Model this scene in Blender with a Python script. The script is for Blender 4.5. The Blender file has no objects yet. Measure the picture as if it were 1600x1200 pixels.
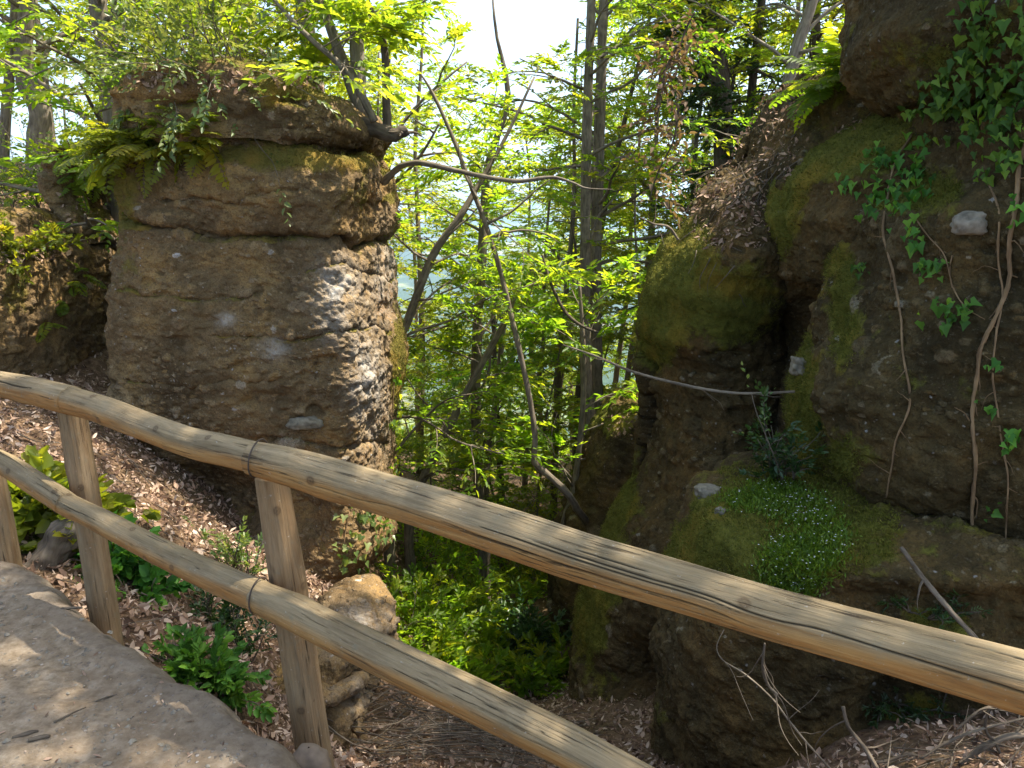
import bpy, math, random
import numpy as np
from mathutils import Vector

scene = bpy.context.scene
COL = scene.collection
PITCH = math.radians(12.0)
FPX = 1230.0
EYE = np.array([0.0, 0.0, 1.6])
SUN = np.array([0.42, 0.07, 0.90]); SUN /= np.linalg.norm(SUN)


# ------------------------------------------------------------------ places
def W(px, py, Y):
    """point seen at (px, py) of the 1600x1200 photograph, Y metres ahead"""
    xn = (np.asarray(px, float) - 800) / FPX
    yn = (np.asarray(py, float) - 600) / FPX
    fw = math.cos(PITCH) - yn * math.sin(PITCH)
    dn = math.sin(PITCH) + yn * math.cos(PITCH)
    t = np.asarray(Y, float) / fw
    return np.stack(np.broadcast_arrays(xn * t, np.asarray(Y, float) + 0 * t, 1.6 - dn * t), -1)


def WZ(px, py, z):
    """point seen at (px, py) lying at height z"""
    xn = (np.asarray(px, float) - 800) / FPX
    yn = (np.asarray(py, float) - 600) / FPX
    fw = math.cos(PITCH) - yn * math.sin(PITCH)
    dn = math.sin(PITCH) + yn * math.cos(PITCH)
    t = (1.6 - np.asarray(z, float)) / dn
    return np.stack([xn * t, fw * t, 1.6 - dn * t], -1)


def PIX(P):
    d = P - EYE
    dep = d[..., 1] * math.cos(PITCH) - d[..., 2] * math.sin(PITCH)
    vy = -d[..., 1] * math.sin(PITCH) - d[..., 2] * math.cos(PITCH)
    dep = np.maximum(dep, 1e-3)
    return 800 + FPX * d[..., 0] / dep, 600 + FPX * vy / dep


# ------------------------------------------------------------------ noise
def _h(ix, iy, iz, s):
    with np.errstate(over='ignore'):
        h = (ix.astype(np.int64) * 374761393 + iy.astype(np.int64) * 668265263 + iz.astype(np.int64) * 2147483647 * 3 + s * 1274126177)
        h = (h ^ (h >> 13)) & 0x7fffffff
        h = (h * 1274126177) & 0x7fffffffffff
        h = (h ^ (h >> 16)) & 0xffffff
    return h / float(0xffffff)


def vnoise(p, s=0):
    i = np.floor(p).astype(np.int64); f = p - i
    f = f * f * f * (f * (f * 6 - 15) + 10)
    x, y, z = i[:, 0], i[:, 1], i[:, 2]
    r = 0
    for dx in (0, 1):
        wx = f[:, 0] if dx else 1 - f[:, 0]
        for dy in (0, 1):
            wy = f[:, 1] if dy else 1 - f[:, 1]
            for dz in (0, 1):
                wz = f[:, 2] if dz else 1 - f[:, 2]
                r = r + wx * wy * wz * _h(x + dx, y + dy, z + dz, s)
    return r * 2 - 1


def fbm(p, octv=4, s=0, gain=0.5):
    a, r, k, t = 1.0, 0, 1.0, 0
    for o in range(octv):
        r = r + a * vnoise(p * k + 17.3 * o, s + o); t += a
        a *= gain; k *= 2.03
    return r / t


def pebbles(p, cell, s, prob, rmin=.25, rmax=.55, flat=1.0):
    """rounded stones set in a matrix: height above the face (in cells) and a random number per stone"""
    q = p / cell
    i = np.floor(q).astype(np.int64)
    best = np.zeros(len(q)); rid = np.zeros(len(q))
    for dx in (-1, 0, 1):
        for dy in (-1, 0, 1):
            for dz in (-1, 0, 1):
                c = i + np.array([dx, dy, dz])
                x, y, z = c[:, 0], c[:, 1], c[:, 2]
                cx = c + np.stack([_h(x, y, z, s + 1), _h(x, y, z, s + 2), _h(x, y, z, s + 3)], -1)
                r = rmin + (rmax - rmin) * _h(x, y, z, s + 4) ** 2
                d = (q - cx); d[:, 2] *= 1.0 + flat * _h(x, y, z, s + 7)
                d[:, 0] *= .75 + .5 * _h(x, y, z, s + 8)
                dd = (d ** 2).sum(1) / r ** 2
                hh = np.where((dd < 1) & (_h(x, y, z, s + 5) < prob), np.maximum(1 - dd, 0) ** .33 * r, 0)
                m = hh > best
                best = np.where(m, hh, best); rid = np.where(m, _h(x, y, z, s + 6), rid)
    return best, rid


def sstep(a, b, x):
    t = np.clip((x - a) / (b - a), 0, 1)
    return t * t * (3 - 2 * t)


# ------------------------------------------------------------------ meshes
class MB:
    def __init__(self):
        self.v = []; self.f = []; self.n = 0; self.a = {}

    def add(self, verts, faces, **attr):
        verts = np.asarray(verts, float).reshape(-1, 3)
        k = len(verts)
        for fa in (faces if isinstance(faces, list) else [faces]):
            fa = np.asarray(fa)
            if len(fa): self.f.append(fa + self.n)
        for nme, val in attr.items():
            self.a.setdefault(nme, []).append((self.n, np.asarray(val, float)))
        self.v.append(verts); self.n += k

    def mesh(self, name, smooth=True):
        me = bpy.data.meshes.new(name)
        V = np.concatenate(self.v)
        me.vertices.add(len(V)); me.vertices.foreach_set('co', V.astype(np.float32).ravel())
        li = np.concatenate([f.ravel() for f in self.f]).astype(np.int32)
        lt = np.concatenate([np.full(len(f), f.shape[1]) for f in self.f])
        ls = np.concatenate([[0], np.cumsum(lt)[:-1]]).astype(np.int32)
        me.loops.add(len(li)); me.loops.foreach_set('vertex_index', li)
        me.polygons.add(len(lt)); me.polygons.foreach_set('loop_start', ls)
        me.update(calc_edges=True)
        me.polygons.foreach_set('use_smooth', np.full(len(lt), smooth))
        for nme, parts in self.a.items():
            vec = parts[0][1].ndim == 2
            A = np.zeros((len(V), 3) if vec else len(V), np.float32)
            for st, val in parts: A[st:st + len(val)] = val
            at = me.attributes.new(nme, 'FLOAT_VECTOR' if vec else 'FLOAT', 'POINT')
            at.data.foreach_set('vector' if vec else 'value', A.ravel())
        me.update()
        return me

    def obj(self, name, mat, parent=None, smooth=True):
        me = self.mesh(name, smooth)
        o = bpy.data.objects.new(name, me); COL.objects.link(o)
        if mat: me.materials.append(mat)
        if parent: o.parent = parent
        return o


def tag(o, label=None, cat=None, group=None, kind=None):
    if label: o['label'] = label
    if cat: o['category'] = cat
    if group: o['group'] = group
    if kind: o['kind'] = kind
    return o


def thing(name, label, cat, group=None, loc=(0, 0, 0)):
    o = bpy.data.objects.new(name, None); COL.objects.link(o)
    o.location = loc
    o.empty_display_size = .2
    return tag(o, label, cat, group)


def unit(v):
    return v / np.maximum(np.linalg.norm(v, axis=-1, keepdims=True), 1e-9)


def resample(P, R, n):
    """catmull-rom through P with radii R, n points evenly spaced"""
    P = np.asarray(P, float); R = np.asarray(R, float)
    if R.ndim == 0: R = np.full(len(P), float(R))
    if len(R) != len(P): R = np.interp(np.linspace(0, 1, len(P)), np.linspace(0, 1, len(R)), R)
    Q = np.vstack([2 * P[0] - P[1], P, 2 * P[-1] - P[-2]])
    out, rr = [], []
    for i in range(len(P) - 1):
        t = np.linspace(0, 1, 24, endpoint=False)[:, None]
        a, b, c, d = Q[i], Q[i + 1], Q[i + 2], Q[i + 3]
        out.append(.5 * (2 * b + (c - a) * t + (2 * a - 5 * b + 4 * c - d) * t * t + (3 * b - a - 3 * c + d) * t ** 3))
        rr.append(R[i] + (R[i + 1] - R[i]) * t[:, 0])
    out = np.vstack(out + [P[-1:]]); rr = np.concatenate(rr + [R[-1:]])
    s = np.concatenate([[0], np.cumsum(np.linalg.norm(np.diff(out, axis=0), axis=1))])
    u = np.linspace(0, s[-1], n)
    return np.stack([np.interp(u, s, out[:, k]) for k in range(3)], -1), np.interp(u, s, rr), u


def frames(P):
    T = unit(np.gradient(P, axis=0))
    up = np.array([0, 0, 1.0]) if abs(T[:, 2]).mean() < .8 else np.array([0, -1.0, 0])
    B = unit(np.cross(T, up)); N = np.cross(B, T)
    return T, N, B


def tube(mb, P, R, n=12, sides=8, rough=0.0, seed=0, cap=True, dispf=None, off=0.0):
    P, R, u = resample(P, R, n)
    T, N, B = frames(P)
    th = np.linspace(0, 2 * math.pi, sides, endpoint=False)
    dirs = N[:, None, :] * np.cos(th)[None, :, None] + B[:, None, :] * np.sin(th)[None, :, None]
    rad = np.repeat(R[:, None], sides, 1)
    V = P[:, None, :] + dirs * rad[..., None]
    if rough:
        d = fbm((V / max(R.mean() * 2.2, 1e-3)).reshape(-1, 3) + seed, 3, seed).reshape(n, sides)
        V = V + dirs * (d * rough * rad)[..., None]
    coord = np.stack([np.repeat((u + off)[:, None], sides, 1), np.cos(th)[None, :] * rad, np.sin(th)[None, :] * rad], -1)
    if dispf is not None:
        d = dispf(coord.reshape(-1, 3), V.reshape(-1, 3)).reshape(n, sides)
        V = V + dirs * d[..., None]
    idx = np.arange(n * sides).reshape(n, sides)
    a = idx[:-1]; b = idx[1:]
    F = np.stack([a, np.roll(a, -1, 1), np.roll(b, -1, 1), b], -1).reshape(-1, 4)
    V = V.reshape(-1, 3); coord = coord.reshape(-1, 3)
    fs = [F]
    if cap:
        k = len(V)
        V = np.vstack([V, P[:1] - T[:1] * R[0] * .12, P[-1:] + T[-1:] * R[-1] * .12])
        coord = np.vstack([coord, [[u[0] + off, 0, 0]], [[u[-1] + off, 0, 0]]])
        e = np.arange(sides)
        fs.append(np.stack([np.full(sides, k), np.roll(idx[0], -1), idx[0]], -1))
        fs.append(np.stack([np.full(sides, k + 1), idx[-1], np.roll(idx[-1], -1)], -1))
    mb.add(V, fs, coord=coord)


# ------------------------------------------------------------------ leaves
def _half(pts):
    return pts
OVAL = (np.array([[0, 0, 0], [.32, .5, 0], [.7, .38, 0], [1, 0, 0], [.7, -.38, 0], [.32, -.5, 0]]),
        [np.array([[0, 3, 2, 1], [0, 5, 4, 3]])])
DIAM = (np.array([[0, 0, 0], [.45, .5, 0], [1, 0, 0], [.45, -.5, 0]]), [np.array([[0, 2, 1], [0, 3, 2]])])
IVY = (np.array([[0, 0, 0], [-.14, .34, 0], [.12, .55, 0], [.42, .3, 0], [1, 0, 0], [.42, -.3, 0], [.12, -.55, 0], [-.14, -.34, 0]]),
       [np.array([[0, 3, 2, 1], [0, 7, 6, 5]]), np.array([[0, 4, 3], [0, 5, 4]])])


def leaves(mb, pos, d, nrm, L, Wd, tpl=OVAL, fold=.25, droop=.18, rnd=None, rng=None):
    N = len(pos)
    if N == 0: return
    d = unit(d); s = unit(np.cross(nrm, d)); nn = np.cross(d, s)
    L = np.broadcast_to(L, (N,)); Wd = np.broadcast_to(Wd, (N,))
    tv, tf = tpl
    a = tv[:, 0][None, :] * L[:, None]
    b = tv[:, 1][None, :] * Wd[:, None]
    c = np.abs(tv[:, 1])[None, :] * Wd[:, None] * fold * 2 - (np.clip(tv[:, 0], 0, 1) ** 2)[None, :] * L[:, None] * droop
    V = pos[:, None, :] + d[:, None, :] * a[..., None] + s[:, None, :] * b[..., None] + nn[:, None, :] * c[..., None]
    k = len(tv)
    base = (np.arange(N) * k)[:, None, None]
    fs = [(f[None] + base).reshape(-1, f.shape[1]) for f in tf]
    if rnd is None: rnd = (rng or np.random.default_rng(N)).random(N)
    mb.add(V.reshape(-1, 3), fs, rnd=np.repeat(rnd, k))


def jit(rng, n, s):
    return rng.normal(size=(n, 3)) * s


def sprays(mb, p0, d0, Lt, rng, k=8, leaf=.07, asp=.5, tpl=OVAL, flat=.8, njit=.35, ang=.9, fold=.25, tone=None):
    """flat leafy twigs: leaves alternate on both sides of each twig"""
    M = len(p0)
    d0 = unit(d0); Lt = np.broadcast_to(Lt, (M,))
    up = np.array([0, 0, 1.0])
    side = np.cross(d0, up); bad = np.linalg.norm(side, axis=1) < .2
    side[bad] = [1, 0, 0]; side = unit(side)
    nrm0 = unit(np.cross(side, d0) * flat + jit(rng, M, .25))
    side = unit(np.cross(d0, nrm0))
    t = (np.arange(k) + .6) / k
    pos = p0[:, None, :] + d0[:, None, :] * (t[None, :] * Lt[:, None])[..., None]
    pos[..., 2] -= (t ** 2)[None, :] * Lt[:, None] * .18
    sg = np.where(np.arange(k) % 2 == 0, 1.0, -1.0); 
    aa = ang * (1 - .6 * t)
    aa[-1] = 0.05
    dl = d0[:, None, :] * np.cos(aa)[None, :, None] + side[:, None, :] * (np.sin(aa) * sg)[None, :, None]
    dl = dl + rng.normal(size=dl.shape) * .18
    nl = nrm0[:, None, :] + rng.normal(size=dl.shape) * njit
    LL = leaf * (.65 + .6 * rng.random((M, k))) * (.75 + .35 * np.sin(t * 3.0))[None, :]
    tone = rng.random(M) if tone is None else tone
    rn = np.clip(.7 * tone[:, None] + .3 * rng.random((M, k)), 0, 1)
    leaves(mb, pos.reshape(-1, 3), dl.reshape(-1, 3), nl.reshape(-1, 3), LL.ravel(), (LL * asp).ravel(), tpl, fold, .2, rn.ravel())


def stem_path(p0, d, L, n, rng, droop=0.0, wob=.12):
    P = [np.array(p0, float)]; d = unit(np.array(d, float))
    for i in range(n):
        d = unit(d + rng.normal(size=3) * wob + np.array([0, 0, -droop]))
        P.append(P[-1] + d * L / n)
    return np.array(P)
# ------------------------------------------------------------------ materials
class NT:
    def __init__(self, name):
        self.m = bpy.data.materials.new(name); self.m.use_nodes = True
        self.t = self.m.node_tree; self.t.nodes.clear()
        self.out = self.t.nodes.new('ShaderNodeOutputMaterial')

    def n(self, typ, ins=None, **props):
        nd = self.t.nodes.new('ShaderNode' + typ)
        for k, v in props.items(): setattr(nd, k, v)
        for k, v in (ins or {}).items():
            self.set(nd.inputs[k], v)
        return nd

    def set(self, sock, v):
        if isinstance(v, bpy.types.NodeSocket): self.t.links.new(v, sock)
        elif isinstance(v, bpy.types.Node): self.t.links.new(v.outputs[0], sock)
        else: sock.default_value = v

    def attr(self, name):
        return self.n('Attribute', attribute_name=name)

    def ramp(self, fac, stops, interp='LINEAR'):
        r = self.n('ValToRGB', {'Fac': fac}); r.color_ramp.interpolation = interp
        e = r.color_ramp.elements
        while len(e) < len(stops): e.new(.5)
        for el, (p, c) in zip(e, stops):
            el.position = p; el.color = (*c, 1) if len(c) == 3 else c
        return r.outputs[0]

    def mix(self, fac, a, b, mode='MIX'):
        m = self.n('Mix', data_type='RGBA', blend_type=mode)
        self.set(m.inputs['Factor'], fac)
        for s, v in ((m.inputs[6], a), (m.inputs[7], b)):
            if isinstance(v, tuple): v = (*v, 1) if len(v) == 3 else v
            self.set(s, v)
        return m.outputs[2]

    def math(self, op, a, b=0.0, c=0.0, clamp=False):
        m = self.n('Math', operation=op, use_clamp=clamp)
        for i, v in enumerate((a, b, c)):
            self.set(m.inputs[i], v)
        return m.outputs[0]

    def mapr(self, v, a, b, c=0.0, d=1.0):
        m = self.n('MapRange', {'Value': v, 'From Min': a, 'From Max': b, 'To Min': c, 'To Max': d})
        return m.outputs[0]

    def noise(self, vec, scale, detail=4, rough=.55, dist=0.0):
        ins = {'Scale': scale, 'Detail': detail, 'Roughness': rough, 'Distortion': dist}
        if vec is not None: ins['Vector'] = vec
        return self.n('TexNoise', ins).outputs[0]

    def voro(self, vec, scale, feature='F1', rnd=1.0):
        return self.n('TexVoronoi', {'Vector': vec, 'Scale': scale, 'Randomness': rnd}, feature=feature)

    def scalev(self, vec, s):
        m = self.n('Mapping', {'Vector': vec}); m.inputs['Scale'].default_value = s
        return m.outputs[0]

    def bump(self, h, strength=.5, dist=.02, normal=None):
        ins = {'Height': h, 'Strength': strength, 'Distance': dist}
        if normal is not None: ins['Normal'] = normal
        return self.n('Bump', ins).outputs[0]

    def principled(self, col, rough=.9, normal=None, spec=.25):
        b = self.n('BsdfPrincipled', {'Base Color': (*col, 1) if isinstance(col, tuple) else col, 'Roughness': rough, 'Specular IOR Level': spec})
        if normal is not None: self.set(b.inputs['Normal'], normal)
        return b.outputs[0]

    def done(self, shader):
        self.t.links.new(shader, self.out.inputs['Surface'])
        return self.m


def geo_pos(m):
    return m.n('TexCoord').outputs['Object']


def rock_mat(name, dark, mid, ochre, peb_a, peb_b, moss_a, moss_b, small=.5, lichen_sun=(.42, .40, .36)):
    m = NT(name); v = geo_pos(m)
    n1 = m.noise(v, 1.7, 6, .62); n2 = m.noise(v, 9, 5, .65); n3 = m.noise(v, 46, 3, .6)
    col = m.ramp(n1, [(.34, dark), (.49, mid), (.64, ochre)])
    col = m.mix(m.mapr(n2, .35, .7), col, m.mix(.6, col, dark))
    # iron-red patches
    col = m.mix(m.mapr(m.noise(m.scalev(v, (1, 1, 1.6)), 1.1, 4), .58, .76, 0, .5), col, (ochre[0] * 1.05, ochre[1] * .8, ochre[2] * .5))
    # small gravel in the matrix
    wn = m.n('TexNoise', {'Vector': v, 'Scale': 30.0, 'Detail': 3.0})
    wv = m.n('VectorMath', {0: m.n('VectorMath', {0: wn.outputs['Color'], 1: (.5, .5, .5)}, operation='SUBTRACT').outputs[0], 1: (.035, .035, .03)}, operation='MULTIPLY')
    v2 = m.n('VectorMath', {0: v, 1: wv.outputs[0]}, operation='ADD').outputs[0]
    gz = m.mapr(m.noise(v, 2.3, 4), .38, .66)
    vo = m.voro(v2, 40); vc = m.n('SeparateColor', {'Color': vo.outputs['Color']})
    pm = m.math('MULTIPLY', m.mapr(vo.outputs['Distance'], .42, .22), m.math('GREATER_THAN', vc.outputs[0], 1 - small))
    pm = m.math('MULTIPLY', pm, gz)
    pc = m.ramp(vc.outputs[1], [(0, dark), (.3, peb_a), (.75, mid), (.93, peb_b), (1, (min(peb_b[0] * 1.5, .6),) * 3)])
    col = m.mix(m.math('MULTIPLY', pm, .8), col, pc)
    vo2 = m.voro(m.scalev(v2, (1, 1, 1.6)), 15); vc2 = m.n('SeparateColor', {'Color': vo2.outputs['Color']})
    pm2 = m.math('MULTIPLY', m.mapr(vo2.outputs['Distance'], .46, .30), m.math('GREATER_THAN', vc2.outputs[0], 1.1 - small))
    pm2 = m.math('MULTIPLY', pm2, gz)
    col = m.mix(m.math('MULTIPLY', pm2, .7), col, m.ramp(vc2.outputs[1], [(0, mid), (.5, peb_a), (.85, ochre), (1, peb_b)]))
    # the big modelled stones
    pr = m.attr('pebc').outputs['Fac']
    bigc = m.ramp(pr, [(0, dark), (.25, mid), (.5, peb_a), (.68, ochre), (.88, (peb_b[0] * .8, peb_b[1] * .78, peb_b[2] * .72)), (.97, peb_b), (1, (min(peb_b[0] * 1.6, .6),) * 3)])
    bigc = m.mix(m.mapr(n2, .35, .7, 0, .75), bigc, m.mix(.5, dark, mid))
    col = m.mix(m.math('MULTIPLY', m.attr('peb').outputs['Fac'], .8), col, bigc)
    # fine dark speckle of grit and pores
    sp = m.noise(v, 85, 4, .75)
    col = m.mix(m.mapr(sp, .40, .52, .5, 0), col, (dark[0] * .45, dark[1] * .45, dark[2] * .45))
    col = m.mix(m.mapr(m.noise(m.scalev(v, (1, 1, 1.4)), 48, 4, .7), .60, .70, 0, .28), col, peb_b)
    # pale lichen and lime, plus sun dapples painted pale on the boulder
    li = m.math('MULTIPLY', m.attr('lich').outputs['Fac'], m.mapr(m.math('ADD', n2, m.math('MULTIPLY', n3, .5)), .55, .95), clamp=True)
    col = m.mix(li, col, lichen_sun)
    # moss
    ms = m.math('ADD', m.attr('moss').outputs['Fac'], m.math('MULTIPLY', m.math('SUBTRACT', m.noise(v, 6, 6, .7), .5), 1.5))
    ms = m.mapr(ms, .38, .62)
    mc = m.ramp(m.noise(v, 12, 5, .7), [(.3, moss_a), (.7, moss_b)])
    mc = m.mix(m.mapr(m.noise(v, 2.6, 3), .5, .72), mc, (moss_b[0] * 1.3, moss_b[1] * .95, moss_b[2] * .8))
    col = m.mix(ms, col, mc)
    h = m.math('ADD', m.math('MULTIPLY', n2, .6), m.math('MULTIPLY', n3, .35))
    h = m.math('ADD', h, m.math('MULTIPLY', pm, .25)); h = m.math('ADD', h, m.math('MULTIPLY', pm2, .4))
    h = m.math('ADD', h, m.math('MULTIPLY', m.math('MULTIPLY', ms, m.noise(v, 110, 2, .7)), .9))
    return m.done(m.principled(col, .95, m.bump(h, .9, .035), .15))


def leaf_mat(name, c0, c1, c2, trans=.5, tcol=1.9, rough=.45, spec=.35):
    m = NT(name)
    r = m.attr('rnd').outputs['Fac']
    col = m.ramp(r, [(0, c0), (.55, c1), (1, c2)])
    oi = m.n('ObjectInfo').outputs['Random']
    hs = m.n('HueSaturation', {'Color': col, 'Hue': m.mapr(oi, 0, 1, .485, .512), 'Value': m.mapr(oi, 0, 1, .82, 1.2)})
    col = hs.outputs[0]
    p = m.principled(col, rough, None, spec)
    tc = m.mix(1.0, col, (tcol * 1.12, tcol * 1.0, tcol * .45), 'MULTIPLY')
    t = m.n('BsdfTranslucent', {'Color': tc})
    s = m.n('MixShader', {'Fac': trans}); m.t.links.new(p, s.inputs[1]); m.t.links.new(t.outputs[0], s.inputs[2])
    return m.done(s.outputs[0])


def bark_mat(name, a, b, moss=None, mamt=.0):
    m = NT(name); c = m.attr('coord').outputs['Vector']
    v = m.scalev(c, (6, 40, 40))
    n = m.noise(v, 1.0, 6, .65, .4); n2 = m.noise(c, 7, 3)
    col = m.mix(m.mapr(n, .35, .7), a, b)
    col = m.mix(m.mapr(n2, .5, .7, 0, .5), col, (b[0] * 1.3, b[1] * 1.3, b[2] * 1.25))
    if moss: col = m.mix(m.mapr(m.noise(c, 3, 5), .62 - mamt, .75 - mamt), col, moss)
    return m.done(m.principled(col, .92, m.bump(n, .8, .012), .15))


def wood_mat(name, grey, tan, orange, dark, up=True):
    m = NT(name); c = m.attr('coord').outputs['Vector']
    g = m.noise(m.scalev(c, (2.6, 34, 34)), 1.0, 7, .62, .6)
    f = m.noise(m.scalev(c, (5.0, 150, 150)), 1.0, 4, .6, .3)
    big = m.noise(m.scalev(c, (1.2, 9, 9)), 1.0, 4, .6, .5)
    w = m.attr('wear').outputs['Fac']
    base = m.mix(m.mapr(g, .38, .62), tan, orange)
    base = m.mix(m.mapr(big, .52, .72, 0, .7), base, (tan[0] * 1.15, tan[1] * 1.2, tan[2] * 1.15))
    wg = m.math('ADD', w, m.math('MULTIPLY', m.math('SUBTRACT', big, .5), 1.1))
    col = m.mix(m.mapr(wg, .25, .75), base, m.mix(m.mapr(g, .35, .65), grey, (grey[0] * .62, grey[1] * .6, grey[2] * .55)))
    # drying cracks along the grain
    ck = m.math('MULTIPLY', m.mapr(f, .42, .35), m.mapr(m.noise(m.scalev(c, (2.8, 22, 22)), 1.0, 3), .46, .60))
    col = m.mix(m.math('MULTIPLY', ck, .85), col, dark)
    dirt = m.noise(m.scalev(c, (4, 10, 10)), 1.0, 5, .7)
    col = m.mix(m.mapr(dirt, .5, .72, 0, .5), col, (.10, .072, .042))
    col = m.mix(m.mapr(m.noise(c, 26, 4, .7), .58, .72, 0, .4), col, (.17, .17, .12))
    col = m.mix(m.math('MULTIPLY', m.attr('knot').outputs['Fac'], .85), col, (.06, .035, .018))
    col = m.mix(m.attr('crack').outputs['Fac'], col, dark)
    fg = m.noise(m.scalev(c, (11.0, 260, 260)), 1.0, 3, .6)
    col = m.mix(m.mapr(fg, .35, .55, .35, 0), col, m.mix(.5, dark, col))
    kn = m.mapr(m.noise(m.scalev(c, (7, 16, 16)), 1.0, 2), .70, .76, 0, .6)
    col = m.mix(kn, col, (dark[0] * 2, dark[1] * 2, dark[2] * 2))
    col = m.mix(m.mapr(m.noise(c, 60, 3, .7), .66, .74, 0, .35), col, (.5, .5, .46))
    h = m.math('SUBTRACT', m.math('ADD', m.math('MULTIPLY', g, .7), m.math('MULTIPLY', f, .5)), m.math('MULTIPLY', ck, .9))
    return m.done(m.principled(col, .8, m.bump(h, .75, .008), .2))


def plain_mat(name, c, rough=.8, var=.3, scale=20):
    m = NT(name); v = geo_pos(m)
    n = m.noise(v, scale, 4)
    col = m.mix(m.mapr(n, .3, .7), tuple(x * (1 - var) for x in c), tuple(min(x * (1 + var), .9) for x in c))
    return m.done(m.principled(col, rough, m.bump(n, .4, .01), .2))


def litter_mat(name):
    m = NT(name)
    r = m.attr('rnd').outputs['Fac']
    col = m.ramp(r, [(0, (.07, .038, .024)), (.25, (.2, .12, .075)), (.6, (.40, .27, .19)), (1, (.58, .46, .36))])
    p = m.principled(col, .7, None, .3)
    t = m.n('BsdfTranslucent', {'Color': col})
    s = m.n('MixShader', {'Fac': .2}); m.t.links.new(p, s.inputs[1]); m.t.links.new(t.outputs[0], s.inputs[2])
    return m.done(s.outputs[0])


def ground_mat():
    m = NT('forest_floor'); v = geo_pos(m)
    n1 = m.noise(v, 1.3, 6); n2 = m.noise(v, 14, 5, .7); n3 = m.noise(v, 60, 3)
    near = m.ramp(n2, [(.3, (.06, .037, .022)), (.5, (.15, .095, .057)), (.72, (.27, .185, .115))])
    near = m.mix(m.mapr(n1, .5, .7, 0, .7), near, (.07, .06, .03))
    f = m.attr('far').outputs['Fac']
    big = m.noise(v, .02, 7, .65); cl = m.voro(v, .09).outputs['Distance']
    woods = m.mix(m.mapr(cl, .2, .8), (.045, .075, .025), (.02, .04, .015))
    fields = m.mix(m.mapr(m.noise(v, .006, 3), .4, .6), (.16, .2, .07), (.3, .26, .16))
    fc = m.mix(m.mapr(m.noise(v, .0016, 4, .6), .52, .58), woods, m.mix(m.mapr(big, .45, .6), fields, woods))
    col = m.mix(f, near, fc)
    h = m.math('ADD', m.math('MULTIPLY', n2, .6), m.math('MULTIPLY', n3, .4))
    return m.done(m.principled(col, .95, m.bump(h, .9, .03), .1))


def path_mat():
    m = NT('path_gravel'); v = geo_pos(m)
    n1 = m.noise(v, 1.1, 5); n2 = m.noise(v, 18, 5, .7); n3 = m.noise(v, 130, 3)
    col = m.ramp(n2, [(.3, (.12, .09, .058)), (.5, (.225, .175, .12)), (.72, (.345, .285, .21))])
    col = m.mix(m.mapr(n1, .42, .66), col, m.mix(.5, col, (.15, .105, .068)))
    vo = m.voro(v, 62); vc = m.n('SeparateColor', {'Color': vo.outputs['Color']})
    pm = m.math('MULTIPLY', m.mapr(vo.outputs['Distance'], .42, .3), m.math('GREATER_THAN', vc.outputs[0], .66))
    pm = m.math('MULTIPLY', pm, m.mapr(m.noise(v, 3.5, 4), .42, .6))
    col = m.mix(m.math('MULTIPLY', pm, .85), col, m.mix(m.math('POWER', vc.outputs[1], 2.5), (.13, .105, .085), (.36, .33, .29)))
    e = m.attr('edge').outputs['Fac']
    col = m.mix(m.math('MULTIPLY', e, .7), col, m.mix(m.mapr(n2, .3, .7), (.12, .095, .07), (.22, .18, .135)))
    h = m.math('ADD', m.math('MULTIPLY', n2, .5), m.math('ADD', m.math('MULTIPLY', pm, .5), m.math('MULTIPLY', n3, .25)))
    return m.done(m.principled(col, .95, m.bump(h, .8, .012), .15))


M = {}
M['ground'] = ground_mat(); M['path'] = path_mat(); M['litter'] = litter_mat('dry_leaves')
M['rock_sun'] = rock_mat('conglomerate_brown_sun', (.07, .046, .022), (.18, .12, .058), (.30, .185, .07), (.19, .14, .09), (.36, .30, .22), (.10, .085, .018), (.21, .17, .04), .5)
M['rock_shade'] = rock_mat('conglomerate_mossy_shade', (.030, .022, .009), (.082, .056, .021), (.135, .082, .027), (.115, .09, .048), (.28, .24, .165), (.07, .078, .012), (.18, .175, .03), .45)  # darker copy of the same conglomerate, shade of the right side in its colours
M['stone'] = plain_mat('grey_stone', (.17, .15, .11), .9, .45, 22)
M['stone_pale'] = plain_mat('pale_stone', (.20, .175, .135), .9, .45, 22)
M['wood'] = wood_mat('weathered_log', (.29, .222, .13), (.345, .195, .072), (.29, .13, .036), (.032, .021, .012))
M['post'] = wood_mat('weathered_post', (.30, .23, .15), (.27, .18, .095), (.20, .12, .058), (.04, .027, .016))
M['wire'] = plain_mat('rusty_wire', (.06, .045, .035), .6, .3, 60)
M['bark'] = bark_mat('bark_grey_brown', (.085, .068, .05), (.22, .185, .14), (.06, .08, .025), .0)
M['bark_pale'] = bark_mat('bark_pale', (.13, .11, .09), (.30, .26, .21))
M['bark_dark'] = bark_mat('bark_dark', (.05, .04, .03), (.13, .105, .078), (.05, .065, .02), .03)
M['twig'] = bark_mat('dry_twig', (.07, .055, .04), (.20, .165, .125))
M['vine'] = bark_mat('ivy_stem', (.12, .075, .04), (.28, .185, .10))
M['leaf'] = leaf_mat('leaf_spring_green', (.055, .115, .013), (.095, .175, .017), (.21, .235, .022), .64, 2.9)
M['leaf_yel'] = leaf_mat('leaf_yellow_green', (.07, .12, .015), (.14, .19, .02), (.24, .24, .03), .58, 2.4)
M['leaf_dark'] = leaf_mat('leaf_evergreen', (.015, .04, .012), (.03, .075, .02), (.06, .11, .025), .3, 1.8, .35, .5)
M['leaf_ivy'] = leaf_mat('leaf_ivy', (.03, .09, .016), (.06, .17, .026), (.15, .29, .035), .3, 2.0, .5, .18)
M['leaf_dead'] = leaf_mat('leaf_withered', (.10, .065, .045), (.17, .115, .08), (.26, .19, .14), .3, 1.1, .7, .2)
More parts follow.
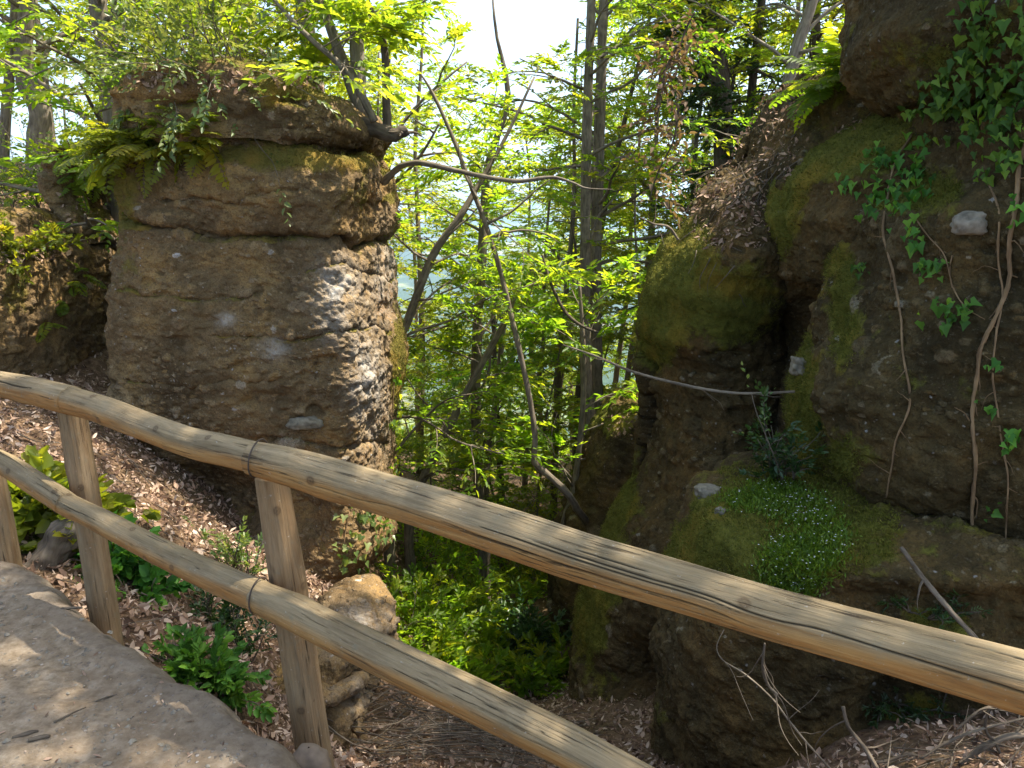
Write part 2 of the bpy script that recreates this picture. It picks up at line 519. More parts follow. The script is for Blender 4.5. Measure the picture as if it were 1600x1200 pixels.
M['leaf_shrub'] = leaf_mat('leaf_shrub', (.06, .12, .03), (.12, .18, .05), (.22, .26, .10), .42, 1.8, .35, .4)
M['moss_grass'] = leaf_mat('tiny_herb_green', (.05, .11, .01), (.09, .19, .015), (.16, .26, .025), .35, 1.8)
M['petal'] = plain_mat('white_petal', (.6, .6, .56), .6, .05)
M['stone_brown'] = plain_mat('brown_stone', (.17, .13, .095), .9, .3, 14)


def moss_mat():
    m = NT('moss_tufts'); r = m.attr('rnd').outputs['Fac']
    col = m.ramp(r, [(0, (.05, .06, .012)), (.5, (.12, .125, .02)), (1, (.22, .20, .04))])
    p = m.principled(col, .9, None, .1); t = m.n('BsdfTranslucent', {'Color': col})
    s = m.n('MixShader', {'Fac': .25}); m.t.links.new(p, s.inputs[1]); m.t.links.new(t.outputs[0], s.inputs[2])
    return m.done(s.outputs[0])
M['moss'] = moss_mat()
# ------------------------------------------------------------------ rocks
ROCKS = {}


class Rock:
    """surface samples of a finished rock, to set plants on it"""
    def __init__(self, V, Nn, moss=None):
        self.V, self.N, self.moss = V, Nn, moss
        f = ((EYE - V) * Nn).sum(1) > 0
        self.F = np.where(f)[0]
        self.px, self.py = PIX(V[self.F])
        self.dep = V[self.F][:, 1]

    def at(self, px, py, r=14):
        d = (self.px - px) ** 2 + (self.py - py) ** 2
        self.miss = d.min() > r * r
        m = np.where(d < r * r)[0]
        if len(m) == 0:
            k = self.F[np.argmin(d)]
        else:
            near = m[self.dep[m] < self.dep[m].min() + .25]
            k = self.F[near[np.argmin(d[near])]]
        return self.V[k], self.N[k]


def stack_rock(name, levels, Yf, Yb, mat, ns=4.0, rot=0.0, nu=420, nv=420, vis=(-3.6, .6), cap_top=.25, sculpt=(), cracks=(),
               moss=(), lich=(), mossup=.5, big=.14, med=.05, peb=((.17, .35, .55),), seed=0, lean=0.0, dome=.12, strata=.03, parent=None, yz=.5, mvar=.3):
    """a free-standing rock: closed cross-sections stacked along the outline (py, left px, right px)"""
    L = np.array(levels, float)
    Ym = .5 * (Yf + Yb)
    zl = W(800, L[:, 0], Yf + yz * (Yb - Yf))[:, 2]
    ca = .5 - .45 * (1 - 2 / ns)                       # how far back the visible corner of each side lies
    Yl = Yf + (Yb - Yf) * np.where(L[:, 1] < 800, ca, 1 - ca); Yr = Yf + (Yb - Yf) * np.where(L[:, 2] < 800, 1 - ca, ca)
    xl = W(L[:, 1], L[:, 0], Yl)[:, 0]; xr = W(L[:, 2], L[:, 0], Yr)[:, 0]
    xr = np.maximum(xr, xl + .3)
    yo = np.zeros(len(L)) if L.shape[1] < 4 else L[:, 3]
    # cap rows closing the top
    cx, hw = .5 * (xl + xr), .5 * (xr - xl)
    sc = np.concatenate([np.linspace(.02, 1, int(60 * cap_top + 12), endpoint=False), np.ones(len(L))])
    k = len(sc) - len(L)
    zz = np.concatenate([zl[0] + dome * (1 - sc[:k] ** 2.5), zl])
    cc = np.concatenate([np.full(k, cx[0]), cx]); hh = np.concatenate([hw[0] * sc[:k], hw])
    dd = np.concatenate([.5 * (Yb - Yf) * sc[:k], np.full(len(L), .5 * (Yb - Yf))])
    yy = np.concatenate([np.full(k, yo[0]), yo])
    arc = np.concatenate([[0], np.cumsum(np.sqrt(np.diff(zz) ** 2 + np.diff(hh) ** 2 + np.diff(yy) ** 2 + (.7 * np.diff(dd)) ** 2))])
    u = np.linspace(0, arc[-1], nv)
    def sm(a):
        b = np.interp(u, arc, a)
        w = max(3, nv // 70) | 1
        ker = np.hanning(w + 2)[1:-1]; ker /= ker.sum()
        return np.convolve(np.pad(b, w // 2, mode='edge'), ker, 'valid')
    zz, cc, hh, dd, yy = sm(zz), sm(cc), sm(hh), sm(dd), sm(yy)
    th = np.linspace(0, 2 * math.pi, 6000, endpoint=False) - math.pi * 1.5
    ux = np.sign(np.cos(th)) * np.abs(np.cos(th)) ** (2 / ns); uy = np.sign(np.sin(th)) * np.abs(np.sin(th)) ** (2 / ns)
    a, b = hw.mean(), .5 * (Yb - Yf)
    seg = np.sqrt((a * (np.roll(ux, -1) - ux)) ** 2 + (b * (np.roll(uy, -1) - uy)) ** 2)
    wv = np.where((th > vis[0]) & (th < vis[1]), 1.0, .12)
    cs = np.concatenate([[0], np.cumsum(seg * wv)])[:-1]
    uu = np.linspace(0, cs[-1], nu, endpoint=False)
    ux, uy = np.interp(uu, cs, ux), np.interp(uu, cs, uy)
    cr, sr = math.cos(rot), math.sin(rot)
    X = hh[:, None] * ux[None, :]; Yv = dd[:, None] * uy[None, :]
    V = np.stack([cc[:, None] + X * cr - Yv * sr, Ym + yy[:, None] + X * sr + Yv * cr, np.repeat(zz[:, None], nu, 1)], -1)
    if lean: V[..., 1] += lean * (V[..., 2] - zl[0])

    def normals(V):
        du = np.roll(V, -1, 1) - np.roll(V, 1, 1)
        dv = np.gradient(V, axis=0)
        return unit(np.cross(dv, du))
    Nn = normals(V)
    if ((V - V.mean((0, 1))) * Nn).sum(-1).mean() < 0: flip = True; Nn = -Nn
    else: flip = False
    sh = V.shape[:2]

    def flat(a): return a.reshape(-1, a.shape[-1]) if a.ndim == 3 else a.ravel()
    # large forms
    P = flat(V); NN = flat(Nn)
    px, py = PIX(P); facing = ((EYE - P) * NN).sum(1) > -.4
    d = big * fbm(P * np.array([.8, .8, 1.1]) + seed, 3, seed)
    for (sx, sy, rx, ry, am) in sculpt:
        d = d + facing * am * np.exp(-((px - sx) / rx) ** 2 - ((py - sy) / ry) ** 2)
    wob = vnoise(P * 2.2 + 5, seed + 40) * 9 + vnoise(P * 7, seed + 41) * 4
    for pts, wpx, am in cracks:
        pts = np.array(pts, float)
        dist = np.full(len(P), 1e9)
        for i in range(len(pts) - 1):
            ax, ay = pts[i]; bx, by = pts[i + 1]
            t = np.clip(((px - ax) * (bx - ax) + (py + wob - ay) * (by - ay)) / max((bx - ax) ** 2 + (by - ay) ** 2, 1e-6), 0, 1)
            dist = np.minimum(dist, np.hypot(px - ax - t * (bx - ax), py + wob - ay - t * (by - ay)))
        d = d - facing * am * np.exp(-(dist / wpx) ** 2)
    P = P + NN * d[:, None]
    V = P.reshape(*sh, 3); Nn = normals(V) * (-1 if flip else 1)
    P = flat(V); NN = flat(Nn)
    # middle and fine forms
    px, py = PIX(P)
    mo = np.zeros(len(P))
    for (sx, sy, rx, ry, am) in moss:
        mo = mo + am * np.exp(-((px - sx) / rx) ** 2 - ((py - sy) / ry) ** 2)
    mo = mo + mossup * sstep(.1, .8, NN[:, 2]) + mvar * fbm(P * 1.1, 4, seed + 9)
    lc = np.zeros(len(P))
    for (sx, sy, rx, ry, am) in lich:
        lc = lc + am * np.exp(-((px - sx) / rx) ** 2 - ((py - sy) / ry) ** 2)
    d = .75 * med * fbm(P * 3.1 + 3, 4, seed + 3) + strata * fbm(P * np.array([.9, .9, 7.0]), 3, seed + 5)
    d = d + .35 * med * (1 - np.abs(fbm(P * 6.5, 3, seed + 6))) 
    pm = np.zeros(len(P)); pc = np.zeros(len(P))
    bare = 1 - sstep(.35, .75, mo)
    zone = sstep(-.25, .3, fbm(P * np.array([.8, .8, 1.6]) + 7, 3, seed + 8))
    for cell, prob, amt in peb:
        h, r = pebbles(P + .03 * fbm(P * 4, 2, seed)[:, None], cell, seed + int(cell * 1000), prob)
        h = h * (.25 + .75 * zone) * (.3 + .7 * bare)
        h = np.where(r < .2, -.9 * h, h)                      # some have dropped out and left a pit
        d = d + h * cell * amt
        h = np.abs(h)
        g = (h > .04) & (zone > .15)
        pm = np.where(g, 1, pm); pc = np.where(g, r, pc)
    rg_ = 1 - np.abs(fbm(P * np.array([9, 9, 13.0]) + 2, 3, seed + 13)) * 2
    d = d + (.004 + .007 * zone) * bare * rg_ + (.013 + .012 * bare) * fbm(P * 21, 4, seed + 12, .6)
    d = d - .035 * bare * sstep(.25, .6, fbm(P * np.array([4.2, 4.2, 6.5]) + 9, 3, seed + 16))
    mm = sstep(.4, .7, mo)
    d = d + mm * (.022 * np.abs(fbm(P * 16, 3, seed + 14)) + .012 * fbm(P * 40, 2, seed + 15))
    P = P + NN * d[:, None]
    V = P.reshape(*sh, 3)
    idx = np.arange(sh[0] * sh[1]).reshape(sh)
    A, B = idx[:-1], idx[1:]
    F = np.stack([A, B, np.roll(B, -1, 1), np.roll(A, -1, 1)], -1).reshape(-1, 4)
    if flip: F = F[:, ::-1]
    mb = MB(); mb.add(P, F, peb=pm, pebc=pc, moss=mo, lich=lc)
    o = mb.obj(name, mat, parent)
    fn = flat(normals(V) * (-1 if flip else 1))
    o_rock = Rock(P, fn, mo)
    return o, o_rock


def stone_mesh(mb, c, size, seed, n=(26, 18), rough=.25):
    th = np.linspace(0, 2 * math.pi, n[0], endpoint=False); ph = np.linspace(0.02, math.pi - .02, n[1])
    D = np.stack([np.sin(ph)[:, None] * np.cos(th), np.sin(ph)[:, None] * np.sin(th), np.repeat(np.cos(ph)[:, None], n[0], 1)], -1).reshape(-1, 3)
    r = 1 + rough * fbm(D * 1.3 + seed * 3.7, 3, seed)
    D2 = np.sign(D) * np.abs(D) ** .8
    P = np.asarray(c) + D2 * r[:, None] * np.asarray(size)
    idx = np.arange(n[0] * n[1]).reshape(n[1], n[0]); A, B = idx[:-1], idx[1:]
    mb.add(P, np.stack([A, B, np.roll(B, -1, 1), np.roll(A, -1, 1)], -1).reshape(-1, 4))


# ------------------------------------------------------------------ ground
EDGE = np.array([[-7.5, 7.2], [-4.6, 5.15]] + [list(WZ(a, b, 0)[:2]) for a, b in
                 [(-40, 845), (0, 868), (35, 885), (75, 922), (120, 955), (190, 1006), (250, 1047), (330, 1100), (400, 1152), (450, 1195), (520, 1255)]]
                + [[.35, 1.45], [1.6, .75], [3.2, -.4], [6.0, -2.6]])


def edge_dist(x, y):
    """signed distance to the path's outer edge, positive on the gully side; and length along it"""
    best = np.full(x.shape, 1e9); sg = np.ones(x.shape); al = np.zeros(x.shape); s0 = 0
    for i in range(len(EDGE) - 1):
        a, b = EDGE[i], EDGE[i + 1]; ab = b - a; l = np.hypot(*ab)
        t = np.clip(((x - a[0]) * ab[0] + (y - a[1]) * ab[1]) / l ** 2, 0, 1)
        d = np.hypot(x - a[0] - t * ab[0], y - a[1] - t * ab[1])
        c = ab[0] * (y - a[1]) - ab[1] * (x - a[0])
        m = d < best
        best = np.where(m, d, best); sg = np.where(m, np.where(c > 0, 1.0, -1.0), sg); al = np.where(m, s0 + t * l, al)
        s0 += l
    return best * sg, al


CP = [(0, 600, 6.3), (-200, 570, 6.6), (-500, 560, 7), (100, 645, 6.0), (50, 700, 5.2), (0, 780, 4.5), (100, 800, 4.5), (200, 760, 5.3), (300, 800, 5.7),
      (350, 845, 5.7), (250, 900, 4.3), (350, 950, 4.5), (420, 880, 5.6), (480, 910, 5.7), (560, 935, 5.8), (480, 1125, 4.4), (560, 1140, 4.6), (410, 1075, 4.1), (390, 1010, 4.5), (640, 1110, 4.8), (200, 960, 3.75), (300, 1040, 3.4), (350, 1000, 3.8),
      (400, 1100, 3.3), (450, 1160, 3.3), (550, 1190, 4.0), (650, 1170, 4.2), (750, 1180, 4.3), (900, 1190, 4.5), (1000, 1170, 5), (900, 1130, 5.6), (700, 1110, 5.5),
      (620, 1080, 6.2), (760, 1050, 7.5), (850, 1070, 7.5), (700, 970, 9.5), (760, 965, 10), (850, 990, 9.5), (650, 900, 13), (800, 900, 14), (900, 900, 14),
      (720, 830, 22), (720, 770, 38), (1000, 760, 38), (450, 770, 38), (1100, 1250, 3.3), (1300, 1230, 2.9), (1500, 1190, 2.8), (1600, 1180, 2.8), (1900, 1160, 3),
      (60, 335, 9), (-200, 300, 9.5), (-700, 300, 10), (0, 250, 13), (-400, 200, 14), (350, 420, 12), (250, 330, 14), (500, 640, 12), (560, 720, 10), (600, 930, 8),
      (1300, 250, 11), (1450, 200, 12), (1900, 100, 11), (1150, 520, 12), (1050, 700, 12), (990, 820, 11), (1250, 330, 16), (1500, 150, 20), (250, 330, 22),
      (1900, 900, 4), (2400, 700, 5)]
CPW = np.array([W(*c) for c in CP] + [(-1, -1, -.3), (2, -2, -.4), (5, -2, -.5), (-5, 1, -.3), (-6, 3.5, -.2), (0, .6, -.4)])
_k = lambda r: np.sqrt(r * r + .45 ** 2)
_A = _k(np.linalg.norm(CPW[:, None, :2] - CPW[None, :, :2], axis=-1)) - .02 * np.eye(len(CPW))
_Pm = np.column_stack([np.ones(len(CPW)), CPW[:, :2]])
_S = np.block([[_A, _Pm], [_Pm.T, np.zeros((3, 3))]])
_w = np.linalg.solve(_S, np.concatenate([CPW[:, 2], np.zeros(3)]))


def ground_z(x, y, fine=True):
    x = np.asarray(x, float); y = np.asarray(y, float); shp = x.shape
    x = x.ravel(); y = y.ravel()
    z = _w[-3] + _w[-2] * x + _w[-1] * y
    for i in range(len(CPW)):
        z = z + _w[i] * _k(np.hypot(x - CPW[i, 0], y - CPW[i, 1]))
    z = np.clip(z, -14, 5.0)
    r = np.hypot(x, y)
    fr = np.interp(r, [0, 40, 90, 200, 500, 1000, 1600, 3000, 4500, 6500, 8500, 12000], [-10, -13, -30, -75, -180, -285, -300, -290, -215, -90, 190, 120])
    p2 = np.stack([x / 1500, y / 1500, np.zeros_like(x)], -1)
    fr = fr + fbm(p2, 4, 77) * np.interp(r, [60, 400, 2500, 9000], [0, 14, 70, 190])
    w = sstep(28, 60, r)
    z = z * (1 - w) + fr * w
    if fine:
        p3 = np.stack([x, y, z * .5], -1)
        z = z + (fbm(p3 * 1.6, 4, 31) * .09 + fbm(p3 * 7, 3, 32) * .025) * (1 - w)
    s, _ = edge_dist(x, y)
    drop = np.interp(s, [-.25, 0.02, .12, .35], [-.28, -.14, -.03, 0])
    z = np.where((s < .35) & (r < 12), np.minimum(z, drop - .01), z)
    return z.reshape(shp)


def build_ground():
    na, nr = 420, 560
    a = np.linspace(-math.radians(95), math.radians(95), na)
    r = np.concatenate([np.linspace(.3, 12, 330), np.geomspace(12.1, 12000, nr - 330)])
    X = r[:, None] * np.sin(a); Y = r[:, None] * np.cos(a) - .2
    Z = ground_z(X, Y)
    idx = np.arange(na * nr).reshape(nr, na)
    F = np.stack([idx[:-1, :-1], idx[:-1, 1:], idx[1:, 1:], idx[1:, :-1]], -1).reshape(-1, 4)[:, ::-1]
    mb = MB(); R = np.repeat(r[:, None], na, 1)
    mb.add(np.stack([X, Y, Z], -1).reshape(-1, 3), F, far=sstep(35, 90, R).ravel())
    tag(mb.obj('ground', M['ground']), kind='structure')


def path_z(x, y):
    p = np.stack([np.asarray(x, float), np.asarray(y, float), np.zeros_like(x)], -1)
    return fbm(p * 1.3, 4, 91) * .018 + fbm(p * 9, 3, 92) * .016 + fbm(p * 34, 2, 93) * .007


def build_path():
    E, _, s = resample(np.column_stack([EDGE, np.zeros(len(EDGE))]), 1.0, 520)
    T = unit(np.gradient(E, axis=0)); Nin = np.stack([T[:, 1], -T[:, 0], 0 * T[:, 0]], -1)      # towards the camera side
    off = np.concatenate([[-.16, -.13, -.10, -.07, -.04, -.015, .01], np.linspace(.03, 2.6, 150)])
    hz = np.concatenate([[-.42, -.28, -.17, -.09, -.04, -.012, 0], np.zeros(150)])
    wob = vnoise(np.column_stack([s * 3, 0 * s, 0 * s]), 5) * .015 + vnoise(np.column_stack([s * 9, 0 * s, 0 * s]), 6) * .014 + vnoise(np.column_stack([s * 27, 0 * s, 0 * s]), 7) * .012
    o2 = off[None, :] + wob[:, None] * np.exp(-np.maximum(off, 0) * 3)[None, :]
    P = E[:, None, :] + Nin[:, None, :] * o2[..., None]
    V = P.reshape(-1, 3)
    lip = np.exp(-((off - .05) / .06) ** 2) * .007
    V[:, 2] = path_z(V[:, 0], V[:, 1]) + np.tile(hz + lip, len(E))
    sd = fbm(np.column_stack([V[:, 0], V[:, 1], V[:, 2]]) * 9, 3, 55) * .014
    V += np.repeat(-Nin, len(off), 0) * (sd * np.tile(off < .02, len(E)))[:, None]
    idx = np.arange(len(V)).reshape(len(E), len(off))
    F = np.stack([idx[:-1, :-1], idx[1:, :-1], idx[1:, 1:], idx[:-1, 1:]], -1).reshape(-1, 4)[:, ::-1]
    mb = MB(); mb.add(V, F, edge=np.tile(sstep(.14, .02, off), len(E)))
    tag(mb.obj('path', M['path']), kind='structure')
    # loose gravel and bits lying on it
    rng = np.random.default_rng(4)
    mb = MB(); N = 16000
    k = rng.integers(0, len(E), N); t = .03 + rng.random(N) ** 1.3 * 1.7
    C = E[k] + Nin[k] * t[:, None] + jit(rng, N, .02) * [1, 1, 0]
    C[:, 2] = path_z(C[:, 0], C[:, 1]) + .001
    m = (C[:, 1] > .6) & (C[:, 0] > -3.4) & (C[:, 0] < .3) & (C[:, 1] < 4.6)
    C = C[m]; N = len(C)
    base = np.array([[1, 0, 0], [.3, .9, 0], [-.8, .55, 0], [-.8, -.6, 0], [.4, -.9, 0], [.1, 0, .7]])
    sz = .0025 + .011 * rng.random(N) ** 4; az = rng.random(N) * 6.28
    R = np.stack([np.stack([np.cos(az), -np.sin(az), 0 * az], -1), np.stack([np.sin(az), np.cos(az), 0 * az], -1), np.stack([0 * az, 0 * az, 1 + 0 * az], -1)], 1)
    bv = base[None] * (1 + .3 * rng.normal(size=(N, 6, 3))) * sz[:, None, None]
    V = np.einsum('nij,nkj->nki', R, bv) + C[:, None, :]
    f = np.array([[0, 1, 5], [1, 2, 5], [2, 3, 5], [3, 4, 5], [4, 0, 5]])
    mb.add(V.reshape(-1, 3), (f[None] + (np.arange(N) * 6)[:, None, None]).reshape(-1, 3))
    tag(mb.obj('gravel', M['stone_pale'], smooth=False), 'small pale gravel lying loose on the dirt path', 'gravel', kind='stuff')


build_ground(); build_path()

# ---- the big boulder on the left
lv = [(150, 247, 560), (165, 227, 590), (185, 227, 602), (205, 237, 596), (212, 217, 575), (230, 208, 592), (260, 203, 606), (300, 201, 612), (345, 208, 614), (366, 208, 611), (385, 202, 598), (410, 194, 606),
      (450, 190, 612), (520, 187, 620), (590, 185, 630), (660, 182, 622), (740, 187, 612), (800, 200, 616), (850, 250, 622), (880, 300, 612), (910, 380, 590), (960, 420, 560), (1000, 430, 550)]
CRK = [([(150, 345), (200, 348), (300, 366), (420, 372), (560, 384), (640, 376)], 7, .10),
       ([(160, 210), (300, 196), (380, 205), (480, 224), (560, 238), (640, 235)], 10, .17),
       ([(590, 215), (600, 300)], 10, .12), ([(190, 452), (300, 462), (410, 455)], 3, .028), ([(330, 520), (460, 528), (600, 515)], 3, .03), ([(200, 596), (340, 600), (430, 592)], 3, .03),
       ([(250, 300), (380, 310), (470, 300)], 3, .03), ([(480, 430), (540, 420), (610, 436)], 3.5, .03), ([(420, 690), (520, 700), (600, 690)], 3.5, .035), ([(575, 430), (560, 560), (585, 700)], 5, .03)]
boulder = thing('boulder', 'huge brown conglomerate boulder, tallest on the left, with shrubs and trees on its flat top', 'boulder')
body, R_ = stack_rock('rock_body', lv, 6.3, 8.6, M['rock_sun'], ns=8, rot=-.03, nu=560, nv=620, seed=3, parent=boulder, lean=.02, yz=.12,
    sculpt=[(300, 800, 160, 80, -.55), (420, 290, 140, 45, .13), (555, 300, 50, 60, .05), (470, 560, 120, 120, .05), (590, 840, 40, 60, .22), (260, 450, 60, 100, .08),
            (560, 330, 30, 40, -.10), (330, 420, 120, 40, -.05), (330, 150, 100, 30, -.1), (480, 800, 60, 60, -.2)],
    cracks=CRK, big=.055, med=.04, peb=((.30, .22, .22), (.15, .5, .34), (.08, .6, .36), (.045, .5, .4)), strata=.018,
    moss=[(430, 240, 130, 26, .75), (560, 300, 40, 60, .5), (620, 560, 14, 120, .8), (200, 400, 35, 120, .35), (190, 300, 30, 60, .6), (540, 860, 30, 30, .3), (430, 150, 100, 10, .6)],
    lich=[(565, 580, 22, 70, .7), (530, 440, 36, 36, .5), (600, 430, 20, 60, .6), (585, 640, 30, 90, .4), (520, 480, 25, 50, .6), (355, 500, 14, 10, .9), (430, 545, 22, 16, .6)], mossup=.45)  # several pale spots here are dapples of sunlight painted onto the face
ROCKS['boulder'] = R_
cap, Rc = stack_rock('cap_slab', [(122, 250, 520), (132, 225, 545), (150, 205, 565), (175, 200, 590), (195, 215, 600), (212, 250, 590), (222, 300, 560)], 6.15, 8.8, M['rock_sun'], ns=4, rot=-.03,
    nu=440, nv=240, seed=8, parent=boulder, yz=.12, big=.12, med=.07, peb=((.22, .25, .3), (.1, .35, .35)), strata=.05, dome=.18,
    cracks=[([(440, 160), (520, 176), (600, 186)], 7, .10), ([(250, 170), (330, 160)], 9, .08)], sculpt=[(420, 150, 60, 30, .08), (560, 190, 40, 25, .10)],
    moss=[(430, 140, 60, 20, .7), (540, 150, 60, 14, .5), (420, 170, 40, 18, .4)], mossup=.5)
ROCKS['cap'] = Rc
mb = MB(); p, n = R_.at(478, 660); stone_mesh(mb, p + n * .02, (.15, .08, .055), 5, (40, 26), .35)
es = mb.obj('embedded_stone', M['stone'], boulder); es['label'] = 'grey flat stone sticking out of the brown rock face'
boulder.location = tuple(W(400, 850, 6.6))
for ch in boulder.children: ch.location = tuple(-np.array(boulder.location))

# ---- lower rock left of it, behind the crack
lowr, Rl = stack_rock('left_rock', [(385, -90, 140), (405, -150, 165), (440, -190, 178), (500, -210, 182), (560, -210, 178), (610, -210, 170), (680, -200, 150)], 6.0, 8.6, M['rock_sun'], ns=4, nu=360, nv=280, seed=21, yz=.15,
    big=.12, med=.07, peb=((.2, .3, .35), (.09, .4, .35)), dome=.3, moss=[(30, 440, 60, 50, .5), (10, 500, 40, 40, .3)], mossup=.3, sculpt=[(100, 600, 90, 40, .1)])
lowr.name = 'mossy_boulder'
tag(lowr, 'low brown boulder with yellow moss left of the dark crack beside the tallest boulder', 'boulder'); ROCKS['left'] = Rl
# block behind, under the fern
bb, Rb = stack_rock('boulder_fern', [(240, 118, 172), (255, 104, 178), (290, 98, 180), (325, 108, 180), (345, 125, 178), (380, 140, 172)], 7.6, 9.2, M['rock_sun'], ns=3.2, nu=240, nv=200, seed=25, yz=.15,
    big=.08, med=.07, peb=((.2, .3, .35), (.09, .4, .35)), moss=[(150, 270, 40, 40, .6)], mossup=.5)
bb.name = 'fern_boulder'
tag(bb, 'narrow brown rock half under ferns at the far left end of the tall boulder', 'boulder'); ROCKS['fernblock'] = Rb

# ---- rock below the fence, at the boulder's foot
fr_, Rf = stack_rock('foot_rock', [(938, 450, 590), (946, 430, 600), (962, 410, 608), (985, 395, 610), (1010, 385, 604), (1030, 385, 588), (1050, 400, 584), (1080, 420, 608), (1110, 450, 604), (1150, 470, 590), (1200, 490, 580)], 4.1, 5.7, M['rock_sun'], ns=3.4, nu=420, nv=320, seed=33, yz=.8,
    big=.10, med=.06, peb=((.22, .3, .35), (.1, .5, .5), (.05, .5, .5)), lich=[(570, 970, 40, 25, .5), (530, 1000, 40, 30, .3), (560, 1090, 40, 30, .4)], mossup=.05, strata=.04,
    cracks=[([(460, 1035), (530, 1050), (610, 1030)], 12, .16), ([(490, 1140), (545, 1110), (600, 1065)], 13, .22), ([(560, 1150), (600, 1100)], 9, .12)], moss=[(420, 1030, 30, 60, .3)])
fr_.name = 'foot_boulder'
tag(fr_, 'pale grooved rock below the lower rail, at the foot of the tall boulder', 'boulder'); ROCKS['foot'] = Rf

# ---- right side
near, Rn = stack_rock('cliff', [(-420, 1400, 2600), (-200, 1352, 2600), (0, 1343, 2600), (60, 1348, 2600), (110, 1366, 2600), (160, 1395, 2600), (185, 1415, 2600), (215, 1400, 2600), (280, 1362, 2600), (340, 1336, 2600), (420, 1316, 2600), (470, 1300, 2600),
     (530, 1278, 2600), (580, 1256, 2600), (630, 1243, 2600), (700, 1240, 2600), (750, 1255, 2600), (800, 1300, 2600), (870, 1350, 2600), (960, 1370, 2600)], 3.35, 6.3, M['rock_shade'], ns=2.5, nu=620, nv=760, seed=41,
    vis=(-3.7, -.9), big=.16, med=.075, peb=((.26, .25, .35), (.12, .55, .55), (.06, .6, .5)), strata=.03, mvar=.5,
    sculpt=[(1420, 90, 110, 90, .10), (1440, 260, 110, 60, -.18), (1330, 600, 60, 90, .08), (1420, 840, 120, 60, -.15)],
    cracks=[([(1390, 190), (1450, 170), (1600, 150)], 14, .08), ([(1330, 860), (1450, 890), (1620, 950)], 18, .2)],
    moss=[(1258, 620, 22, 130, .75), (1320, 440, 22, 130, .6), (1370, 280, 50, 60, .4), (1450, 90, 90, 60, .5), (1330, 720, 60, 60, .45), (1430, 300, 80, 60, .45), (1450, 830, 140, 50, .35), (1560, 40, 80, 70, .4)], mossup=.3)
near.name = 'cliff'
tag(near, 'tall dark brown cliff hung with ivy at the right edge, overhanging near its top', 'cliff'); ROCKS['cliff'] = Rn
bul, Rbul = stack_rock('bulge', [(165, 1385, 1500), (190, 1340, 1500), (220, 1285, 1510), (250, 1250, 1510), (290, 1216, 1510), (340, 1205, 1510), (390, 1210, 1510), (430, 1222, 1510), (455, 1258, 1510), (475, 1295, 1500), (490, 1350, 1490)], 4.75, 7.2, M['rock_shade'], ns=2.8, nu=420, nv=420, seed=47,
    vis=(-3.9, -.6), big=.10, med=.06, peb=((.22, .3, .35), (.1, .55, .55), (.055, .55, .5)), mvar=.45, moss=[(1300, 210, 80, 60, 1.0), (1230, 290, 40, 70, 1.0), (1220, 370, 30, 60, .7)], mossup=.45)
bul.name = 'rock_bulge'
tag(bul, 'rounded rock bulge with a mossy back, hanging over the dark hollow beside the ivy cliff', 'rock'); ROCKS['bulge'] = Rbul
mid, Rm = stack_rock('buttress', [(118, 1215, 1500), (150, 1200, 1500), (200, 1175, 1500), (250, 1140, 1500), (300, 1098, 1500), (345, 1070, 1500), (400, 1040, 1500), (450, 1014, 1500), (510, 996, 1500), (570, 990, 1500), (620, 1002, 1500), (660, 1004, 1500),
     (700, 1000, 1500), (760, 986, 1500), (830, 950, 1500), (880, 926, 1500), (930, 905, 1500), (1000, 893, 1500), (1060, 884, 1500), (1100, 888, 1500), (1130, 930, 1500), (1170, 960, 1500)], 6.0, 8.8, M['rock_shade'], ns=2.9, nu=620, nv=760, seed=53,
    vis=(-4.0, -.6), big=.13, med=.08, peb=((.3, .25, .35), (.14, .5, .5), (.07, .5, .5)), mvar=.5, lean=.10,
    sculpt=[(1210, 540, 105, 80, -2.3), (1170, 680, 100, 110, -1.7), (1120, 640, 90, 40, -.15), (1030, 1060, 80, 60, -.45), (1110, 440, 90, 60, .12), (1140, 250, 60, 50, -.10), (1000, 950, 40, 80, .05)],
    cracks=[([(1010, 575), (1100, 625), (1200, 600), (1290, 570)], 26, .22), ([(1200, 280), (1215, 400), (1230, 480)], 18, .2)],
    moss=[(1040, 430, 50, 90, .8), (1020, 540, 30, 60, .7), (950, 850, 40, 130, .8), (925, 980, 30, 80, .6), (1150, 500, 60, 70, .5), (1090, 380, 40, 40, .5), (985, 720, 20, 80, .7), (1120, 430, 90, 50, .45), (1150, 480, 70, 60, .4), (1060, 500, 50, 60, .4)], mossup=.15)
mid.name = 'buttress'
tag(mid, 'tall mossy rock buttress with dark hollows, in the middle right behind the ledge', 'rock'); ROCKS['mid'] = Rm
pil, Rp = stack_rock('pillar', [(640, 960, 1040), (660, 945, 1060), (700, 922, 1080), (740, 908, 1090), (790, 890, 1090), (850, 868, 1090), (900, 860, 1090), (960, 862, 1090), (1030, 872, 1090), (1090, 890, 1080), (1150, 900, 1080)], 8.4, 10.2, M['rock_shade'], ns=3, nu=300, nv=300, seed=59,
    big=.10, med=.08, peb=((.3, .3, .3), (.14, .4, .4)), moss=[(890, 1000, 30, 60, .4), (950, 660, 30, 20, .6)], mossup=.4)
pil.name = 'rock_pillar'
tag(pil, 'dark rock pillar with leaf litter on top, left of and behind the mossy buttress', 'rock'); ROCKS['pillar'] = Rp
